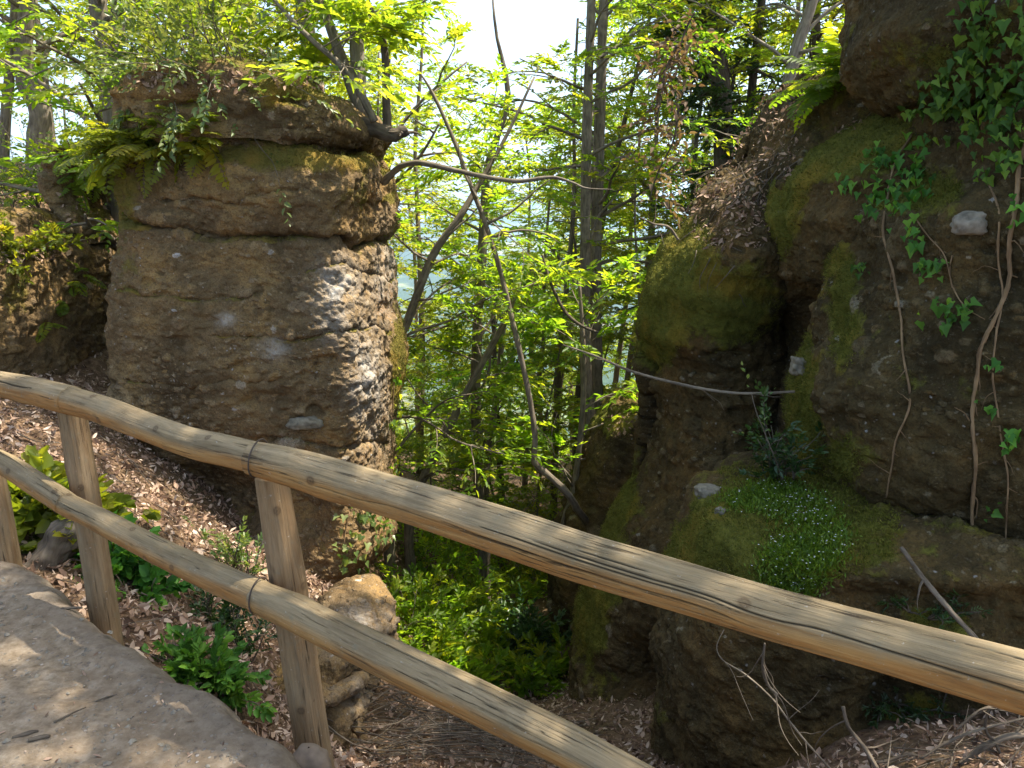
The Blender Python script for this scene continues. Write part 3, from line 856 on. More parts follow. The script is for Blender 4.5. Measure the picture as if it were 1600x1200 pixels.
led, Rle = stack_rock('ledge', [(796, 1105, 2500), (806, 1080, 2500), (825, 1066, 2500), (860, 1056, 2500), (920, 1042, 2500), (960, 1036, 2500), (1040, 1034, 2500), (1080, 1026, 2500), (1140, 1032, 2500), (1220, 1030, 2500), (1300, 1026, 2500), (1400, 1026, 2500)], 3.3, 5.3, M['rock_shade'], ns=4, nu=620, nv=520, seed=61, rot=-.04,
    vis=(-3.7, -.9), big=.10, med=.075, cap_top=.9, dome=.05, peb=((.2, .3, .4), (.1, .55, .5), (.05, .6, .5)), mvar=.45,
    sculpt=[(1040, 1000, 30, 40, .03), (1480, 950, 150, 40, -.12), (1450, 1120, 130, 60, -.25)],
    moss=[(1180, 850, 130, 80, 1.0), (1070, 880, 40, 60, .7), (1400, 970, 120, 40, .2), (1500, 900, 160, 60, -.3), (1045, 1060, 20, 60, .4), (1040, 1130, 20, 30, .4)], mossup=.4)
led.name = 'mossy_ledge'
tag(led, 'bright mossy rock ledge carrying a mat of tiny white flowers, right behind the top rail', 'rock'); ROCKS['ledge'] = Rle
for nm, px, py, sz, sd, lb, rk in [('stone', 1106, 772, (.075, .07, .045), 3, 'smooth grey stone on the left tip of the mossy ledge', 'ledge'),
                           ('stone', 1250, 572, (.055, .08, .06), 4, 'pale square stone sticking out of the cliff at the left end of the vines', 'cliff'),
                           ('stone', 1520, 348, (.10, .06, .055), 6, 'pale blocky stone set in the cliff under the ivy, near a thick stem', 'cliff'),
                           ('stone', 1128, 800, (.03, .03, .025), 7, 'small pale pebble lying in the moss of the ledge', 'ledge')]:
    mb = MB(); p, n = ROCKS[rk].at(px, py); stone_mesh(mb, p + n * sz[2] * .05, sz, sd, (44, 30), .5)
    tag(mb.obj(nm, M['stone'] if sd != 6 else M['stone_pale']), lb, 'stone')
mb = MB(); c = WZ(462, 1172, -.02); stone_mesh(mb, c + [.02, .07, -.15], (.07, .06, .105), 9, (40, 28), .25)
tag(mb.obj('stone', M['stone_brown']), 'rounded brown stone wedged between path edge and the foot of the nearest fence post', 'stone')


def moss_tufts(rock, obj, n, seed, size=.017):
    rng = np.random.default_rng(seed); R = ROCKS[rock]
    px, py = PIX(R.V)
    ok = np.where((R.moss > .45) & (((EYE - R.V) * R.N).sum(1) > -.3) & (px > -80) & (px < 1700) & (py > -60) & (py < 1260))[0]
    if len(ok) == 0: return
    k = rng.choice(ok, n); P = R.V[k] + jit(rng, n, .008); N_ = R.N[k]
    P = P + N_ * rng.uniform(-.002, .008, (n, 1))
    d = N_ + rng.normal(size=(n, 3)) * .6 + [0, 0, .15]
    L = size * (.4 + .9 * rng.random(n)); mb = MB()
    off = np.array(obj.location) if obj.parent is None else 0.0
    leaves(mb, P - off, d, rng.normal(size=(n, 3)), L, L * (.22 + .2 * rng.random(n)), DIAM, .1, .3, np.clip(.5 + .5 * fbm(P * 5, 3, seed) + .2 * rng.normal(size=n), 0, 1))
    mb.obj('moss', M['moss'], obj)


for a in [('cliff', near, 26000, 1), ('bulge', bul, 14000, 2), ('mid', mid, 26000, 3), ('ledge', led, 34000, 4), ('boulder', body, 20000, 5), ('cap', cap, 8000, 6), ('left', lowr, 9000, 7)]:
    moss_tufts(*a)
# ------------------------------------------------------------------ fence
fence = thing('log_fence', 'rustic fence of weathered round logs along the outer edge of the dirt path', 'fence', loc=tuple(np.append(EDGE[7], 0)))
_base = np.array(fence.location)


def log(name, pts, rad, mat, seed, cracks=(), n=300, sides=150, wearup=True, off=0.0):
    P, R, u = resample(pts, rad, n)
    Lg = u[-1]; rc = np.random.default_rng(seed + 70)
    cracks = list(cracks) + [(rc.uniform(-3.1, 3.1), a0, a0 + rc.uniform(.06, .3), rc.uniform(.012, .026)) for a0 in rc.uniform(0, .85, int(11 * max(Lg, .8)))]

    def disp(c, V):
        cu = np.stack([c[:, 0] * 1.6, c[:, 1] * 14, c[:, 2] * 14], -1)
        r = np.hypot(c[:, 1], c[:, 2]).mean()
        d = fbm(np.stack([c[:, 0] * 2.3, c[:, 1] * 5, c[:, 2] * 5], -1) + seed, 3, seed) * .07 * r
        d = d + fbm(np.stack([c[:, 0] * 2.5, c[:, 1] * 55, c[:, 2] * 55], -1), 3, seed + 2) * .05 * r
        kx = np.random.default_rng(seed).random((6, 2))
        th = np.arctan2(c[:, 2], c[:, 1])
        for a, b in kx:                                              # knots
            dt = np.angle(np.exp(1j * (th - b * 6.28)))
            d = d + .08 * r * np.exp(-((c[:, 0] - a * Lg) / .05) ** 2 - (dt / .5) ** 2)
        d = d - crackf(c) * .16 * r
        return d

    def crackf(c):
        th = np.arctan2(c[:, 2], c[:, 1])
        m = np.zeros(len(c))
        for (t0, u0, u1, wd) in cracks:
            cen = t0 + .22 * np.sin(c[:, 0] * 2.1 + seed) + .1 * vnoise(np.stack([c[:, 0] * 7, 0 * th, 0 * th], -1), seed)
            dt = np.angle(np.exp(1j * (th - cen)))
            w = wd * np.clip(np.minimum(c[:, 0] - u0 * Lg, u1 * Lg - c[:, 0]) / .12, 0, 1)
            m = np.maximum(m, np.where(w > 0, np.exp(-(dt / np.maximum(w, 1e-3)) ** 2), 0))
        return m
    mb = MB()
    tube(mb, np.asarray(pts) - _base, rad, n, sides, 0, seed, True, disp, 0)
    c = mb.a['coord'][0][1]
    V = mb.v[0]
    Pc = resample(np.asarray(pts) - _base, rad, n)[0]
    T, N, B = frames(Pc)
    k = np.clip((c[:, 0] / Lg * (n - 1)).round().astype(int), 0, n - 1)
    nz = (N[k, 2] * c[:, 1] + B[k, 2] * c[:, 2]) / np.maximum(np.hypot(c[:, 1], c[:, 2]), 1e-4)
    wear = sstep(-.35, .85, nz) if wearup else .35 + 0 * nz
    mb.a['wear'] = [(0, wear)]
    mb.a['crack'] = [(0, crackf(c))]
    th = np.arctan2(c[:, 2], c[:, 1]); kn = np.zeros(len(c))
    for a, b in np.random.default_rng(seed).random((6, 2)):
        q = np.hypot((c[:, 0] - a * Lg) / .017, np.angle(np.exp(1j * (th - b * 6.28))) / .24)
        kn = np.maximum(kn, np.exp(-q ** 4) * (.75 + .25 * np.cos(q * 9)))
    mb.a['knot'] = [(0, kn)]
    for key in ('coord',): mb.a[key] = [(0, c + np.array([off + seed * 3.1, 0, 0]))]
    return mb.obj(name, mat, fence)


YT = lambda px: np.interp(px, [-200, 0, 100, 400, 1000, 1600, 1800], [3.75, 3.38, 3.12, 2.36, 1.78, 1.42, 1.33])
YL = lambda px: np.interp(px, [-200, 0, 100, 400, 700, 1000, 1200], [3.72, 3.36, 3.10, 2.36, 2.02, 1.75, 1.6])
wp = lambda pts, Yf, dy=0: np.array([W(x, y, Yf(x) + dy) for x, y in pts])
log('rail', wp([(-330, 556), (-200, 570), (-60, 590), (40, 608), (112, 626)], YT), [.052, .054, .056, .058, .058], M['wood'], 1, [(1.2, .3, .9, .05)])
log('rail', wp([(104, 624), (160, 640), (230, 667), (300, 692), (350, 704), (402, 716)], YT, .004), [.056, .053, .052, .052, .052, .050], M['wood'], 2, [(2.6, .1, .6, .05), (-2.2, .3, .9, .04)])
log('rail', np.vstack([wp([(396, 716), (440, 726), (500, 742), (600, 772), (700, 803), (800, 835), (900, 868), (1000, 898), (1200, 957), (1400, 1012), (1600, 1066), (1800, 1120)], YT), [[1.55, 1.07, .655], [1.95, .82, .615]]]),
    [.052, .056, .060, .0605, .061, .0625, .063, .062, .060, .060, .0625, .064, .064, .063], M['wood'], 3,
    [(-2.3, .02, .34, .055), (1.75, .22, .5, .035), (2.3, .45, .97, .05), (1.2, .3, .75, .03), (-2.75, .55, .95, .04), (2.9, .62, .9, .035), (-2.0, .75, .99, .04)], n=620, sides=190)
log('rail', wp([(-330, 630), (-200, 655), (-80, 690), (0, 722), (50, 752), (104, 787)], YL), [.047, .048, .05, .05, .05, .049], M['wood'], 4, [(2.2, .2, .9, .04)])
log('rail', wp([(96, 784), (160, 815), (230, 852), (300, 886), (350, 908), (408, 932)], YL, .004), [.047, .049, .05, .052, .052, .051], M['wood'], 5, [(2.0, .4, .95, .045), (-2.6, .1, .6, .04)])
log('rail', np.vstack([wp([(402, 932), (450, 952), (500, 977), (600, 1026), (700, 1074), (800, 1122), (900, 1172), (1000, 1228), (1150, 1310)], YL), [[1.3, 1.26, .24], [1.93, .84, .17]]]),
    [.050, .054, .056, .057, .057, .056, .056, .057, .057, .057, .056], M['wood'], 6, [(2.1, .05, .6, .06), (-2.6, .3, .8, .04), (1.3, .5, .9, .04)], n=420, sides=160)
def post(px0, py0, px1, py1, Y, r, seed):
    a = W(px0, py0, Y); b = W(px1, py1, Y + .02)
    d = b - a
    log('post', [a, a + d * .3, a + d * .65, b + d * .25], [r * .93, r, r * 1.02, r * 1.04], M['post'], seed, [(2.0, .0, .5, .05), (-2.4, .3, .9, .04)], n=220, sides=130, wearup=False)
post(-22, 700, 10, 880, 3.50, .060, 11)
post(112, 640, 168, 990, 3.24, .056, 12)
post(424, 742, 493, 1190, 2.46, .0585, 13)
log('post', [[1.93, .86, .60], [1.93, .86, .2], [1.94, .86, -.2], [1.95, .87, -.7]], [.055, .058, .06, .06], M['post'], 14, [], n=160, sides=64, wearup=False)
# wire loops binding the rail joints
for (px, py, Yf, r) in [(404, 716, YT, .060), (405, 931, YL, .0585)]:
    c = W(px, py, Yf(px)); t = unit(W(px + 40, py + 12, Yf(px + 40)) - c)
    up = unit(np.array([0, 0, 1.0]) - t * t[2]); sd = np.cross(t, up)
    th = np.linspace(0, 2 * math.pi, 40)
    mb = MB()
    tube(mb, c - _base + up * (np.cos(th) * r)[:, None] + sd * (np.sin(th) * r)[:, None] + t * (.012 * np.sin(th))[:, None], .0026, 80, 6)
    mb.obj('wire_binding', M['wire'], fence)
# ------------------------------------------------------------------ trees
def grow(tmb, cmb, P, R, rng, nb, f0, f1, Lb, leaf, sub=5, tw=4, k=8, asp=.42, up=.35, rb=.35, tpl=OVAL, az=None, twl=.34, dens=1.0, droop=.05):
    """limbs, twigs and leaves along a trunk already laid out as P with radii R"""
    n = len(P)
    TP, TD = [], []
    for i in range(nb):
        f = f0 + (f1 - f0) * ((i + rng.random()) / nb)
        x = f * (n - 1); j = min(int(x), n - 2); p = P[j] + (P[j + 1] - P[j]) * (x - j); r = np.interp(x, np.arange(n), R)
        a = rng.random() * 6.283 if az is None else az[0] + rng.normal() * az[1]
        tdir = unit(P[j + 1] - P[j])
        d = np.array([math.cos(a), math.sin(a), up + .35 * rng.normal()]) + tdir * .3
        L = Lb * (.55 + .65 * rng.random()) * (1.15 - .55 * (f - f0) / max(f1 - f0, .01))
        bp = stem_path(p, d, L, 6, rng, droop, .16)
        r0 = min(max(r * rb, .006), .05)
        tube(tmb, bp, np.linspace(r0, r0 * .25, 7), 12, 6)
        for s in range(sub):
            g = .25 + .75 * (s + rng.random()) / sub
            y = g * 6; q = min(int(y), 5); sp = bp[q] + (bp[q + 1] - bp[q]) * (y - q)
            bd = unit(bp[q + 1] - bp[q]); sdv = unit(np.cross(bd, [0, 0, 1.0]) + 1e-6) * (1 if s % 2 else -1)
            sd = bd * .7 + sdv * .9 + np.array([0, 0, .15 * rng.normal()])
            sl = L * (.30 + .25 * rng.random()) * (1.1 - .5 * g)
            sb = stem_path(sp, sd, sl, 3, rng, droop, .15)
            tube(tmb, sb, np.linspace(r0 * .4, .003, 4), 5, 4, cap=False)
            m = max(1, int(round(tw * dens * (.7 + .6 * rng.random()))))
            for w in range(m):
                h = (w + rng.random()) / m * 3; e = min(int(h), 2)
                wp_ = sb[e] + (sb[e + 1] - sb[e]) * (h - e)
                wd = unit(sb[e + 1] - sb[e]) + unit(np.cross(sd, [0, 0, 1.0])) * (.8 if w % 2 else -.8) * rng.random() + rng.normal(size=3) * np.array([.2, .2, .12])
                TP.append(wp_); TD.append(wd)
            TP.append(sb[-1]); TD.append(sd)
    if TP:
        TP = np.array(TP); TD = np.array(TD)
        sprays(cmb, TP, TD, twl * (.6 + .7 * rng.random(len(TP))), rng, k, leaf, asp, tpl)


def tree_from(name, label, pts, rad, rng_seed, nb, f0, f1, Lb, leaf, bark='bark', lm='leaf', group=None, cat='tree', n=40, sides=10, rough=.18, **kw):
    rng = np.random.default_rng(rng_seed)
    pts = np.asarray(pts, float); base = pts[0].copy()
    t = thing(name, label, cat, group, tuple(base))
    P, R, u = resample(pts - base, rad, n)
    tm, cm = MB(), MB()
    tube(tm, P, R, n, sides, rough, rng_seed)
    if nb: grow(tm, cm, P, R, rng, nb, f0, f1, Lb, leaf, **kw)
    tm.obj('trunk', M[bark], t)
    if cm.n: cm.obj('crown', M[lm], t)
    return t


def px_tree(name, label, px, Y, rad, seed, *a, **kw):
    Ys = np.broadcast_to(np.asarray(Y, float), (len(px),))
    pts = np.array([W(x, y, yy) for (x, y), yy in zip(px, Ys)])
    g = float(ground_z(pts[0, 0], pts[0, 1]))
    if kw.pop('root', True) and pts[0, 2] > g - .1:
        pts = np.vstack([[pts[0, 0], pts[0, 1], g - .15], pts])
        rad = np.concatenate([[rad[0] * 1.25], np.interp(np.linspace(0, 1, len(px)), np.linspace(0, 1, len(rad)), rad)])
    return tree_from(name, label, pts, rad, seed, *a, **kw)


# --- trees one can tell apart in the gap
px_tree('tall_tree', 'straight tall tree in the gap, left one of the close grey pair right of centre', [(926, 760), (915, 560), (914, 400), (917, 200), (922, 60), (930, -160), (938, -420)], 11.2, [.10, .085, .075, .07, .06, .05, .03], 101,
        22, .36, .98, 2.0, .095, sub=5, tw=4, az=(.2, 1.6))
px_tree('tall_tree', 'straight tall tree in the gap, right one of the close grey pair right of centre', [(936, 760), (931, 560), (931, 400), (937, 200), (941, 60), (948, -160), (950, -420)], 11.9, [.11, .10, .09, .08, .07, .055, .03], 102,
        22, .36, .98, 2.2, .095, sub=5, tw=4, az=(.4, 1.6))
px_tree('slim_tree', 'thin upright middle tree of the gap, its bare wavy top reaching the white sky', [(760, 1000), (754, 860), (745, 700), (744, 560), (751, 440), (759, 285), (770, 232), (794, 150), (776, 56), (770, 0)], 10.0, [.085, .075, .07, .068, .062, .05, .042, .034, .02, .012], 103,
        9, .40, .8, 1.1, .09, sub=4, tw=2)
px_tree('slim_tree', 'thin grey tree leaning against the crossing bare stem just right of the middle trunk', [(762, 1000), (760, 850), (760, 740), (777, 610), (788, 494), (796, 448)], 10.4, [.062, .056, .052, .045, .036, .03], 104,
        5, .3, .9, 1.2, .10, sub=4, tw=3)
px_tree('leaning_tree', 'leaning forked tree rising rightwards from behind the right side of the tall boulder', [(600, 600), (632, 515), (676, 400), (718, 340), (748, 288), (790, 215), (835, 120)], [8.7, 8.7, 8.7, 8.7, 8.8, 8.9, 9], [.058, .052, .044, .038, .03, .02, .012], 105,
        18, .22, .96, 1.5, .08, root=True, sub=5, tw=4)
px_tree('ivy_tree', 'slanting trunk wrapped in dark ivy low in the gap beside the tall boulder', [(640, 800), (668, 735), (705, 660), (752, 570), (790, 500), (812, 440)], 9.3, [.06, .055, .05, .044, .036, .024], 106,
        12, .3, .97, 1.1, .10, lm='leaf')
px_tree('thin_tree', 'dark thin trunk low in the gap, just right of the middle trunk', [(784, 960), (785, 860), (783, 760), (776, 640), (770, 480)], 13, [.085, .075, .065, .05, .03], 107, 14, .35, .98, 1.9, .13, bark='bark_dark')
px_tree('thin_tree', 'slender bent tree curving up from the rock pillar to the paired tall trunks', [(872, 880), (884, 806), (896, 770), (909, 660), (912, 560), (905, 440)], 9.2, [.05, .045, .042, .036, .03, .02], 108, 9, .4, .98, 1.3, .11)
px_tree('dark_tree', 'dark trunk clothed in evergreen leaves standing left of the leaf-strewn rock top', [(1132, 330), (1130, 240), (1126, 120), (1110, 20), (1098, -120), (1090, -330)], 13, [.17, .16, .15, .14, .11, .07], 109, 80, .04, .97, 1.1, .10, bark='bark_dark', lm='leaf_dark', sub=5, tw=3)
px_tree('grey_tree', 'pale slanting trunk rising behind the fern on the upper right rocks', [(1228, 170), (1238, 105), (1252, 55), (1270, 0), (1300, -100), (1330, -260)], 11.0, [.09, .08, .075, .07, .06, .04], 110, 13, .45, .98, 2.0, .11, bark='bark_pale', lm='leaf_yel')
px_tree('slim_tree', 'slim dark trunk just right of the pale slanting one on the upper right', [(1275, 130), (1276, 60), (1272, 0), (1268, -120), (1262, -300)], 13.5, [.08, .075, .07, .06, .04], 111, 14, .25, .98, 2.2, .11, bark='bark_dark', lm='leaf_yel')
px_tree('slim_tree', 'trunk standing close beside the top edge of the ivy cliff', [(1322, 140), (1325, 60), (1330, 0), (1335, -140), (1330, -300)], 13, [.09, .08, .075, .06, .04], 112, 14, .25, .98, 2.2, .11, bark='bark_dark', lm='leaf_yel')
# bare crooked stem: hangs across the gap
d = thing('dead_tree', 'bare crooked stem leaning across the gap with a sharp elbow near the rock pillar', 'dead tree', None, tuple(W(895, 790, 8.2)))
b0 = np.array(d.location); mb = MB()
tube(mb, np.array([W(x, y, 8.2 + (.4 * (790 - y) / 700 if y < 790 else (y - 790) / 60)) for x, y in [(960, 865), (930, 830), (905, 800), (890, 775), (868, 752), (840, 728), (834, 715), (836, 690), (832, 650), (819, 580), (797, 486), (778, 410), (759, 350), (738, 296), (710, 221), (676, 146), (652, 108)]]) - b0,
     [.05, .047, .044, .042, .04, .04, .037, .034, .032, .03, .029, .027, .026, .024, .022, .016, .008], 90, 9, .25, 5)
mb.obj('trunk', M['bark'], d)
mb = MB()
for pts in [[(759, 350), (800, 330), (840, 295), (875, 270)], [(745, 310), (722, 262), (716, 225)], [(765, 372), (810, 360), (850, 365), (875, 380)]]:
    tube(mb, np.array([W(x, y, 8.45) for x, y in pts]) - b0, [.018, .012, .008, .004], 20, 6, .2, 3)
mb.obj('side_branch', M['bark'], d)

# --- trees on top of the boulder and the bank left of it
px_tree('boulder_tree', 'straight pale trunk growing at the right end of the boulder top', [(563, 185), (560, 130), (557, 60), (556, 0), (552, -120), (545, -300)], 7.3, [.085, .066, .06, .057, .05, .03], 121, 10, .6, .98, 1.7, .09, az=(1.4, .9), sub=4, tw=3, bark='bark_pale', lm='leaf_yel', root=False)
px_tree('boulder_tree', 'thinner stem leaning left beside the straight pale trunk on the boulder', [(562, 180), (548, 130), (528, 75), (512, 30), (495, -10), (460, -140), (440, -280)], 7.15, [.06, .048, .045, .04, .038, .03, .02], 122, 8, .6, .98, 1.4, .09, az=(1.8, .9), sub=4, tw=3, lm='leaf_yel', root=False)
px_tree('boulder_tree', 'dark thin snag at the very right tip of the boulder top', [(606, 215), (604, 170), (602, 90), (594, 45), (578, 10), (560, -60)], 7.0, [.045, .036, .032, .026, .018, .01], 123, 6, .55, .98, .8, .09, bark='bark_dark', lm='leaf', root=False)
px_tree('boulder_tree', 'stem sloping up left from the boulder tip across the other trunks', [(585, 190), (560, 140), (525, 95), (490, 65), (455, 30), (420, -10)], 6.8, [.034, .03, .026, .022, .018, .012], 124, 8, .3, .98, .9, .09, lm='leaf_yel', root=False)
px_tree('tall_tree', 'straight brown trunk behind the middle of the boulder top', [(492, 140), (486, 100), (479, 40), (474, 0), (468, -120), (460, -300)], 9.2, [.10, .09, .085, .08, .07, .04], 125, 16, .3, .98, 2.0, .10, az=(1.6, 1.1), sub=4, tw=3, lm='leaf_yel')
px_tree('ivy_tree', 'trunk hung with leaves over the left end of the boulder', [(178, 190), (172, 120), (163, 60), (153, 10), (148, -100), (150, -300)], 8.3, [.10, .088, .085, .08, .07, .04], 126, 24, .15, .98, 1.6, .095, bark='bark', lm='leaf')
px_tree('forked_tree', 'stout forked trunk on the bank at the far left', [(62, 330), (60, 240), (62, 175), (40, 125), (38, 60), (42, 0), (45, -150)], 10.2, [.16, .14, .125, .11, .10, .09, .06], 127, 13, .4, .98, 2.4, .11)
px_tree('slim_tree', 'thin straight trunk left of the stout forked one', [(2, 300), (8, 200), (16, 100), (24, 0), (30, -160)], 10.8, [.075, .07, .06, .05, .03], 128, 12, .4, .98, 2.2, .11)
px_tree('slim_tree', 'pale trunk in the leaves above the boulder top, nearest its middle', [(330, 200), (318, 100), (290, 30), (280, -20), (270, -150)], 12.5, [.09, .08, .075, .07, .04], 129, 16, .4, .98, 2.2, .12, bark='bark_pale', lm='leaf_yel')
px_tree('slim_tree', 'dark trunk slanting right in the leaves above the boulder top', [(290, 200), (300, 100), (312, 30), (322, -20), (345, -150)], 13.5, [.09, .08, .075, .07, .04], 130, 16, .4, .98, 2.2, .12, lm='leaf_yel')

# --- the wood around: a few kinds of tree, repeated
def proto(name, cat, seed, H, r, nb, Lb, leaf, f0, lm, bark, **kw):
    rng = np.random.default_rng(seed)
    pts = stem_path((0, 0, -.3), (rng.normal() * .06, rng.normal() * .06, 1), H, 7, rng, -.03, .05)
    t = tree_from(name, None, pts - pts[0] + [0, 0, 0], np.linspace(r, r * .25, 8), seed, nb, f0, .99, Lb, leaf, bark, lm, **kw)
    t['category'] = cat
    return t


def copy_tree(o):
    c = o.copy(); COL.objects.link(c)
    for ch in o.children:
        k = ch.copy(); COL.objects.link(k); k.parent = c
    return c


PR = [proto('broadleaf_tree', 'tree', 201, 10, .085, 28, 2.2, .10, .22, 'leaf', 'bark', sub=5, tw=5, k=9, n=24, rb=.22),
      proto('broadleaf_tree', 'tree', 202, 11, .095, 28, 2.4, .10, .25, 'leaf', 'bark_dark', sub=5, tw=5, k=9, n=24, rb=.22),
      proto('broadleaf_tree', 'tree', 203, 9, .075, 25, 2.2, .10, .2, 'leaf_yel', 'bark', sub=5, tw=5, k=9, n=24, rb=.22),
      proto('young_tree', 'tree', 204, 5, .045, 22, 1.5, .09, .12, 'leaf', 'bark', sub=5, tw=4, k=9, n=20, rb=.25),
      proto('young_tree', 'tree', 205, 5, .045, 22, 1.5, .09, .12, 'leaf_yel', 'bark', sub=5, tw=4, k=9, n=20, rb=.25)]
used = set()


def put(kind, px, Y, s, label, group, rz, z=None):
    o = PR[kind] if kind not in used else copy_tree(PR[kind])
    used.add(kind)
    x = (px - 800) / FPX * Y
    o.location = (x, Y, (float(ground_z(x, Y)) if z is None else z) - .1); o.rotation_euler = (0, 0, rz); o.scale = (s, s, s)
    o['label'] = label; o['group'] = group


rg = np.random.default_rng(9)
for i, (px, Y, k, s) in enumerate([(905, 17, 1, 1.0), (1000, 16, 0, 1.0), (1070, 15, 2, .9), (860, 22, 2, 1.15), (960, 23, 2, 1.25), (1090, 21, 0, 1.2), (900, 31, 0, 1.4), (1020, 32, 2, 1.5), (990, 11.5, 2, .6), (850, 27, 2, 1.3), (940, 38, 2, 1.6), (870, 40, 0, 1.6), (1060, 26, 2, 1.4), (820, 18, 2, .95), (868, 15, 0, 1.0), (980, 19, 2, 1.1)]):
    put(k, px, Y, s, 'leafy green tree of the wood right of centre, behind the paired trunks', 'trees of the wood in the gap', rg.random() * 6.28)
for i, (px, Y, k, s) in enumerate([(640, 14, 4, .62), (700, 17, 4, .62), (785, 15, 4, .8), (740, 24, 4, .8), (640, 30, 4, .9), (800, 28, 4, 1.1), (700, 33, 4, .9), (830, 12.5, 4, .9), (880, 13.5, 4, 1.0), (655, 11, 3, .5)]):
    put(k, px, Y, s, 'young green tree on the falling slope beside the tall boulder, below the valley view', 'young trees below the gap', rg.random() * 6.28)
for i, (px, Y, k, s) in enumerate([(-60, 15, 2, 1.0), (110, 15, 0, .95), (235, 14, 2, .9), (380, 15, 2, 1.0), (450, 13, 2, .8), (590, 16, 2, .9), (20, 20, 2, 1.1), (180, 21, 2, 1.1), (310, 21, 2, 1.2), (470, 22, 0, 1.2), (560, 25, 2, 1.3), (100, 28, 2, 1.3), (650, 26, 2, 1.3), (620, 13.5, 2, .75), (648, 17, 0, 1.05), (600, 20, 2, 1.2)]):
    put(k, px, Y, s, 'sunlit yellow-green tree in the wood above and behind the tall boulder', 'trees above the tall boulder', rg.random() * 6.28)
for i, (px, Y, k, s) in enumerate([(1150, 14, 1, 1.0), (1230, 15, 2, 1.0), (1310, 14, 0, .95), (1180, 20, 2, 1.2), (1280, 21, 2, 1.2), (1380, 18, 1, 1.1)]):
    put(k, px, Y, s, 'tree of the wood on the slope above the mossy buttress, upper right', 'trees above the buttress', rg.random() * 6.28)


for i, (x, y, z, k, s) in enumerate([(3.1, 3.9, 4.3, 0, .95), (4.4, 5.4, 4.3, 2, .8), (3.25, 1.7, -.5, 1, 1.32)]):  # out-of-frame trees added so that their crowns shade path and fence
    put(k, 800 + x / y * FPX, y, s, 'unseen leafy tree added on the top of the ivy cliff to shade the path' if i < 2 else 'unseen leafy tree added by the fence right of the picture, shading the path', 'added trees on the cliff top' if i < 2 else 'added trees by the fence', rg.random() * 6.28, z)


def far_woods():
    rng = np.random.default_rng(77); mb = MB()
    N = 420
    r = np.sqrt(rng.random(N)) * 75 + 36; a = rng.uniform(-.75, .75, N)
    x, y = r * np.sin(a), r * np.cos(a); z = ground_z(x, y, False)
    for i in range(N):
        R = rng.uniform(1.6, 3.2); k = 170
        D = unit(rng.normal(size=(k, 3))) * (rng.random((k, 1)) ** .4) * np.array([R, R, R * .9])
        lump = fbm(D * .9 + i, 2, i)
        D = D * (1 + .5 * lump[:, None])
        c = np.array([x[i], y[i], z[i] + R * .9])
        leaves(mb, c + D, rng.normal(size=(k, 3)) + [0, 0, -.3], rng.normal(size=(k, 3)) * .5 + [0, 0, 1], rng.uniform(.35, .8, k), rng.uniform(.25, .5, k), DIAM, .2, .2, np.clip(rng.random() * .6 + rng.random(k) * .4, 0, 1))
    tag(mb.obj('far_woods', M['leaf_yel']), 'far green woodland falling away down the slope beyond the gap', 'woodland', kind='stuff')


far_woods()
# ------------------------------------------------------------------ ivy, ferns, shrubs, herbs
def ivy(label, rocks, blobs, stems, seed, size=.06, lm='leaf_ivy', group=None):
    """blobs: (px, py, rx, ry, number of leaves); stems: (points, radius)"""
    rng = np.random.default_rng(seed)
    if isinstance(rocks, str): rocks = [rocks]

    def at(px, py):
        best = None
        for r in rocks:
            p, n = ROCKS[r].at(px, py)
            sc = p[1] + (50 if ROCKS[r].miss else 0)
            if best is None or sc < best[2]: best = (p, n, sc)
        best = best[:2]
        return best
    b0 = at(*(stems[0][0][-1] if stems else blobs[0][:2]))[0]
    t = thing('ivy', label, 'ivy', group, tuple(b0))
    mb = MB()
    for pts, r in stems:
        pp = []
        for i in range(len(pts) - 1):
            a, b = np.array(pts[i], float), np.array(pts[i + 1], float)
            m = max(2, int(np.hypot(*(b - a)) / 22))
            for q in range(m): pp.append(a + (b - a) * q / m)
        pp.append(np.array(pts[-1], float))
        pp = np.array(pp); pp[1:-1] += rng.normal(size=(len(pp) - 2, 2)) * 2.2
        Q = [at(x, y) for x, y in pp]
        C = np.array([p + n * (r * .6 + .008) for p, n in Q])
        C[1:-1] = .25 * C[:-2] + .5 * C[1:-1] + .25 * C[2:]
        tube(mb, C - b0, [r, r * .9, r * .8, r * .55], len(C) * 3, 8, .6, seed)
        for i in range(3, len(C) - 2, 2):
            n = Q[i][1]; dd = rng.normal(size=3) + [0, 0, -.5]; dd -= n * (dd @ n)
            tube(mb, stem_path(C[i] - b0, dd, rng.uniform(.04, .2), 5, rng, .05, .25), [r * .4, r * .12], 10, 5, .4, i)
    if mb.n: mb.obj('stem', M['vine'], t)
    P, D, N_ = [], [], []
    for (px, py, rx, ry, k) in blobs:
        for i in range(max(6, int(k * .8))):
            a = rng.random() * 6.283; q = math.sqrt(rng.random()) * (1 + .25 * rng.normal())
            p, n = at(px + rx * q * math.cos(a), py + ry * q * math.sin(a))
            P.append(p + n * rng.uniform(.015, .085)); D.append(np.array([0, 0, -1.0]) + n * .25 + rng.normal(size=3) * .5)
            N_.append(n + np.array([0, -.3, .8]) + rng.normal(size=3) * .35)
    if P:
        P = np.array(P); L = size * (.4 + .8 * rng.random(len(P)))
        mb = MB(); leaves(mb, P - b0, np.array(D), np.array(N_), L, L * 1.0, IVY, .28, .3, rng.random(len(P)))
        mb.obj('leaves', M[lm], t)
    return t


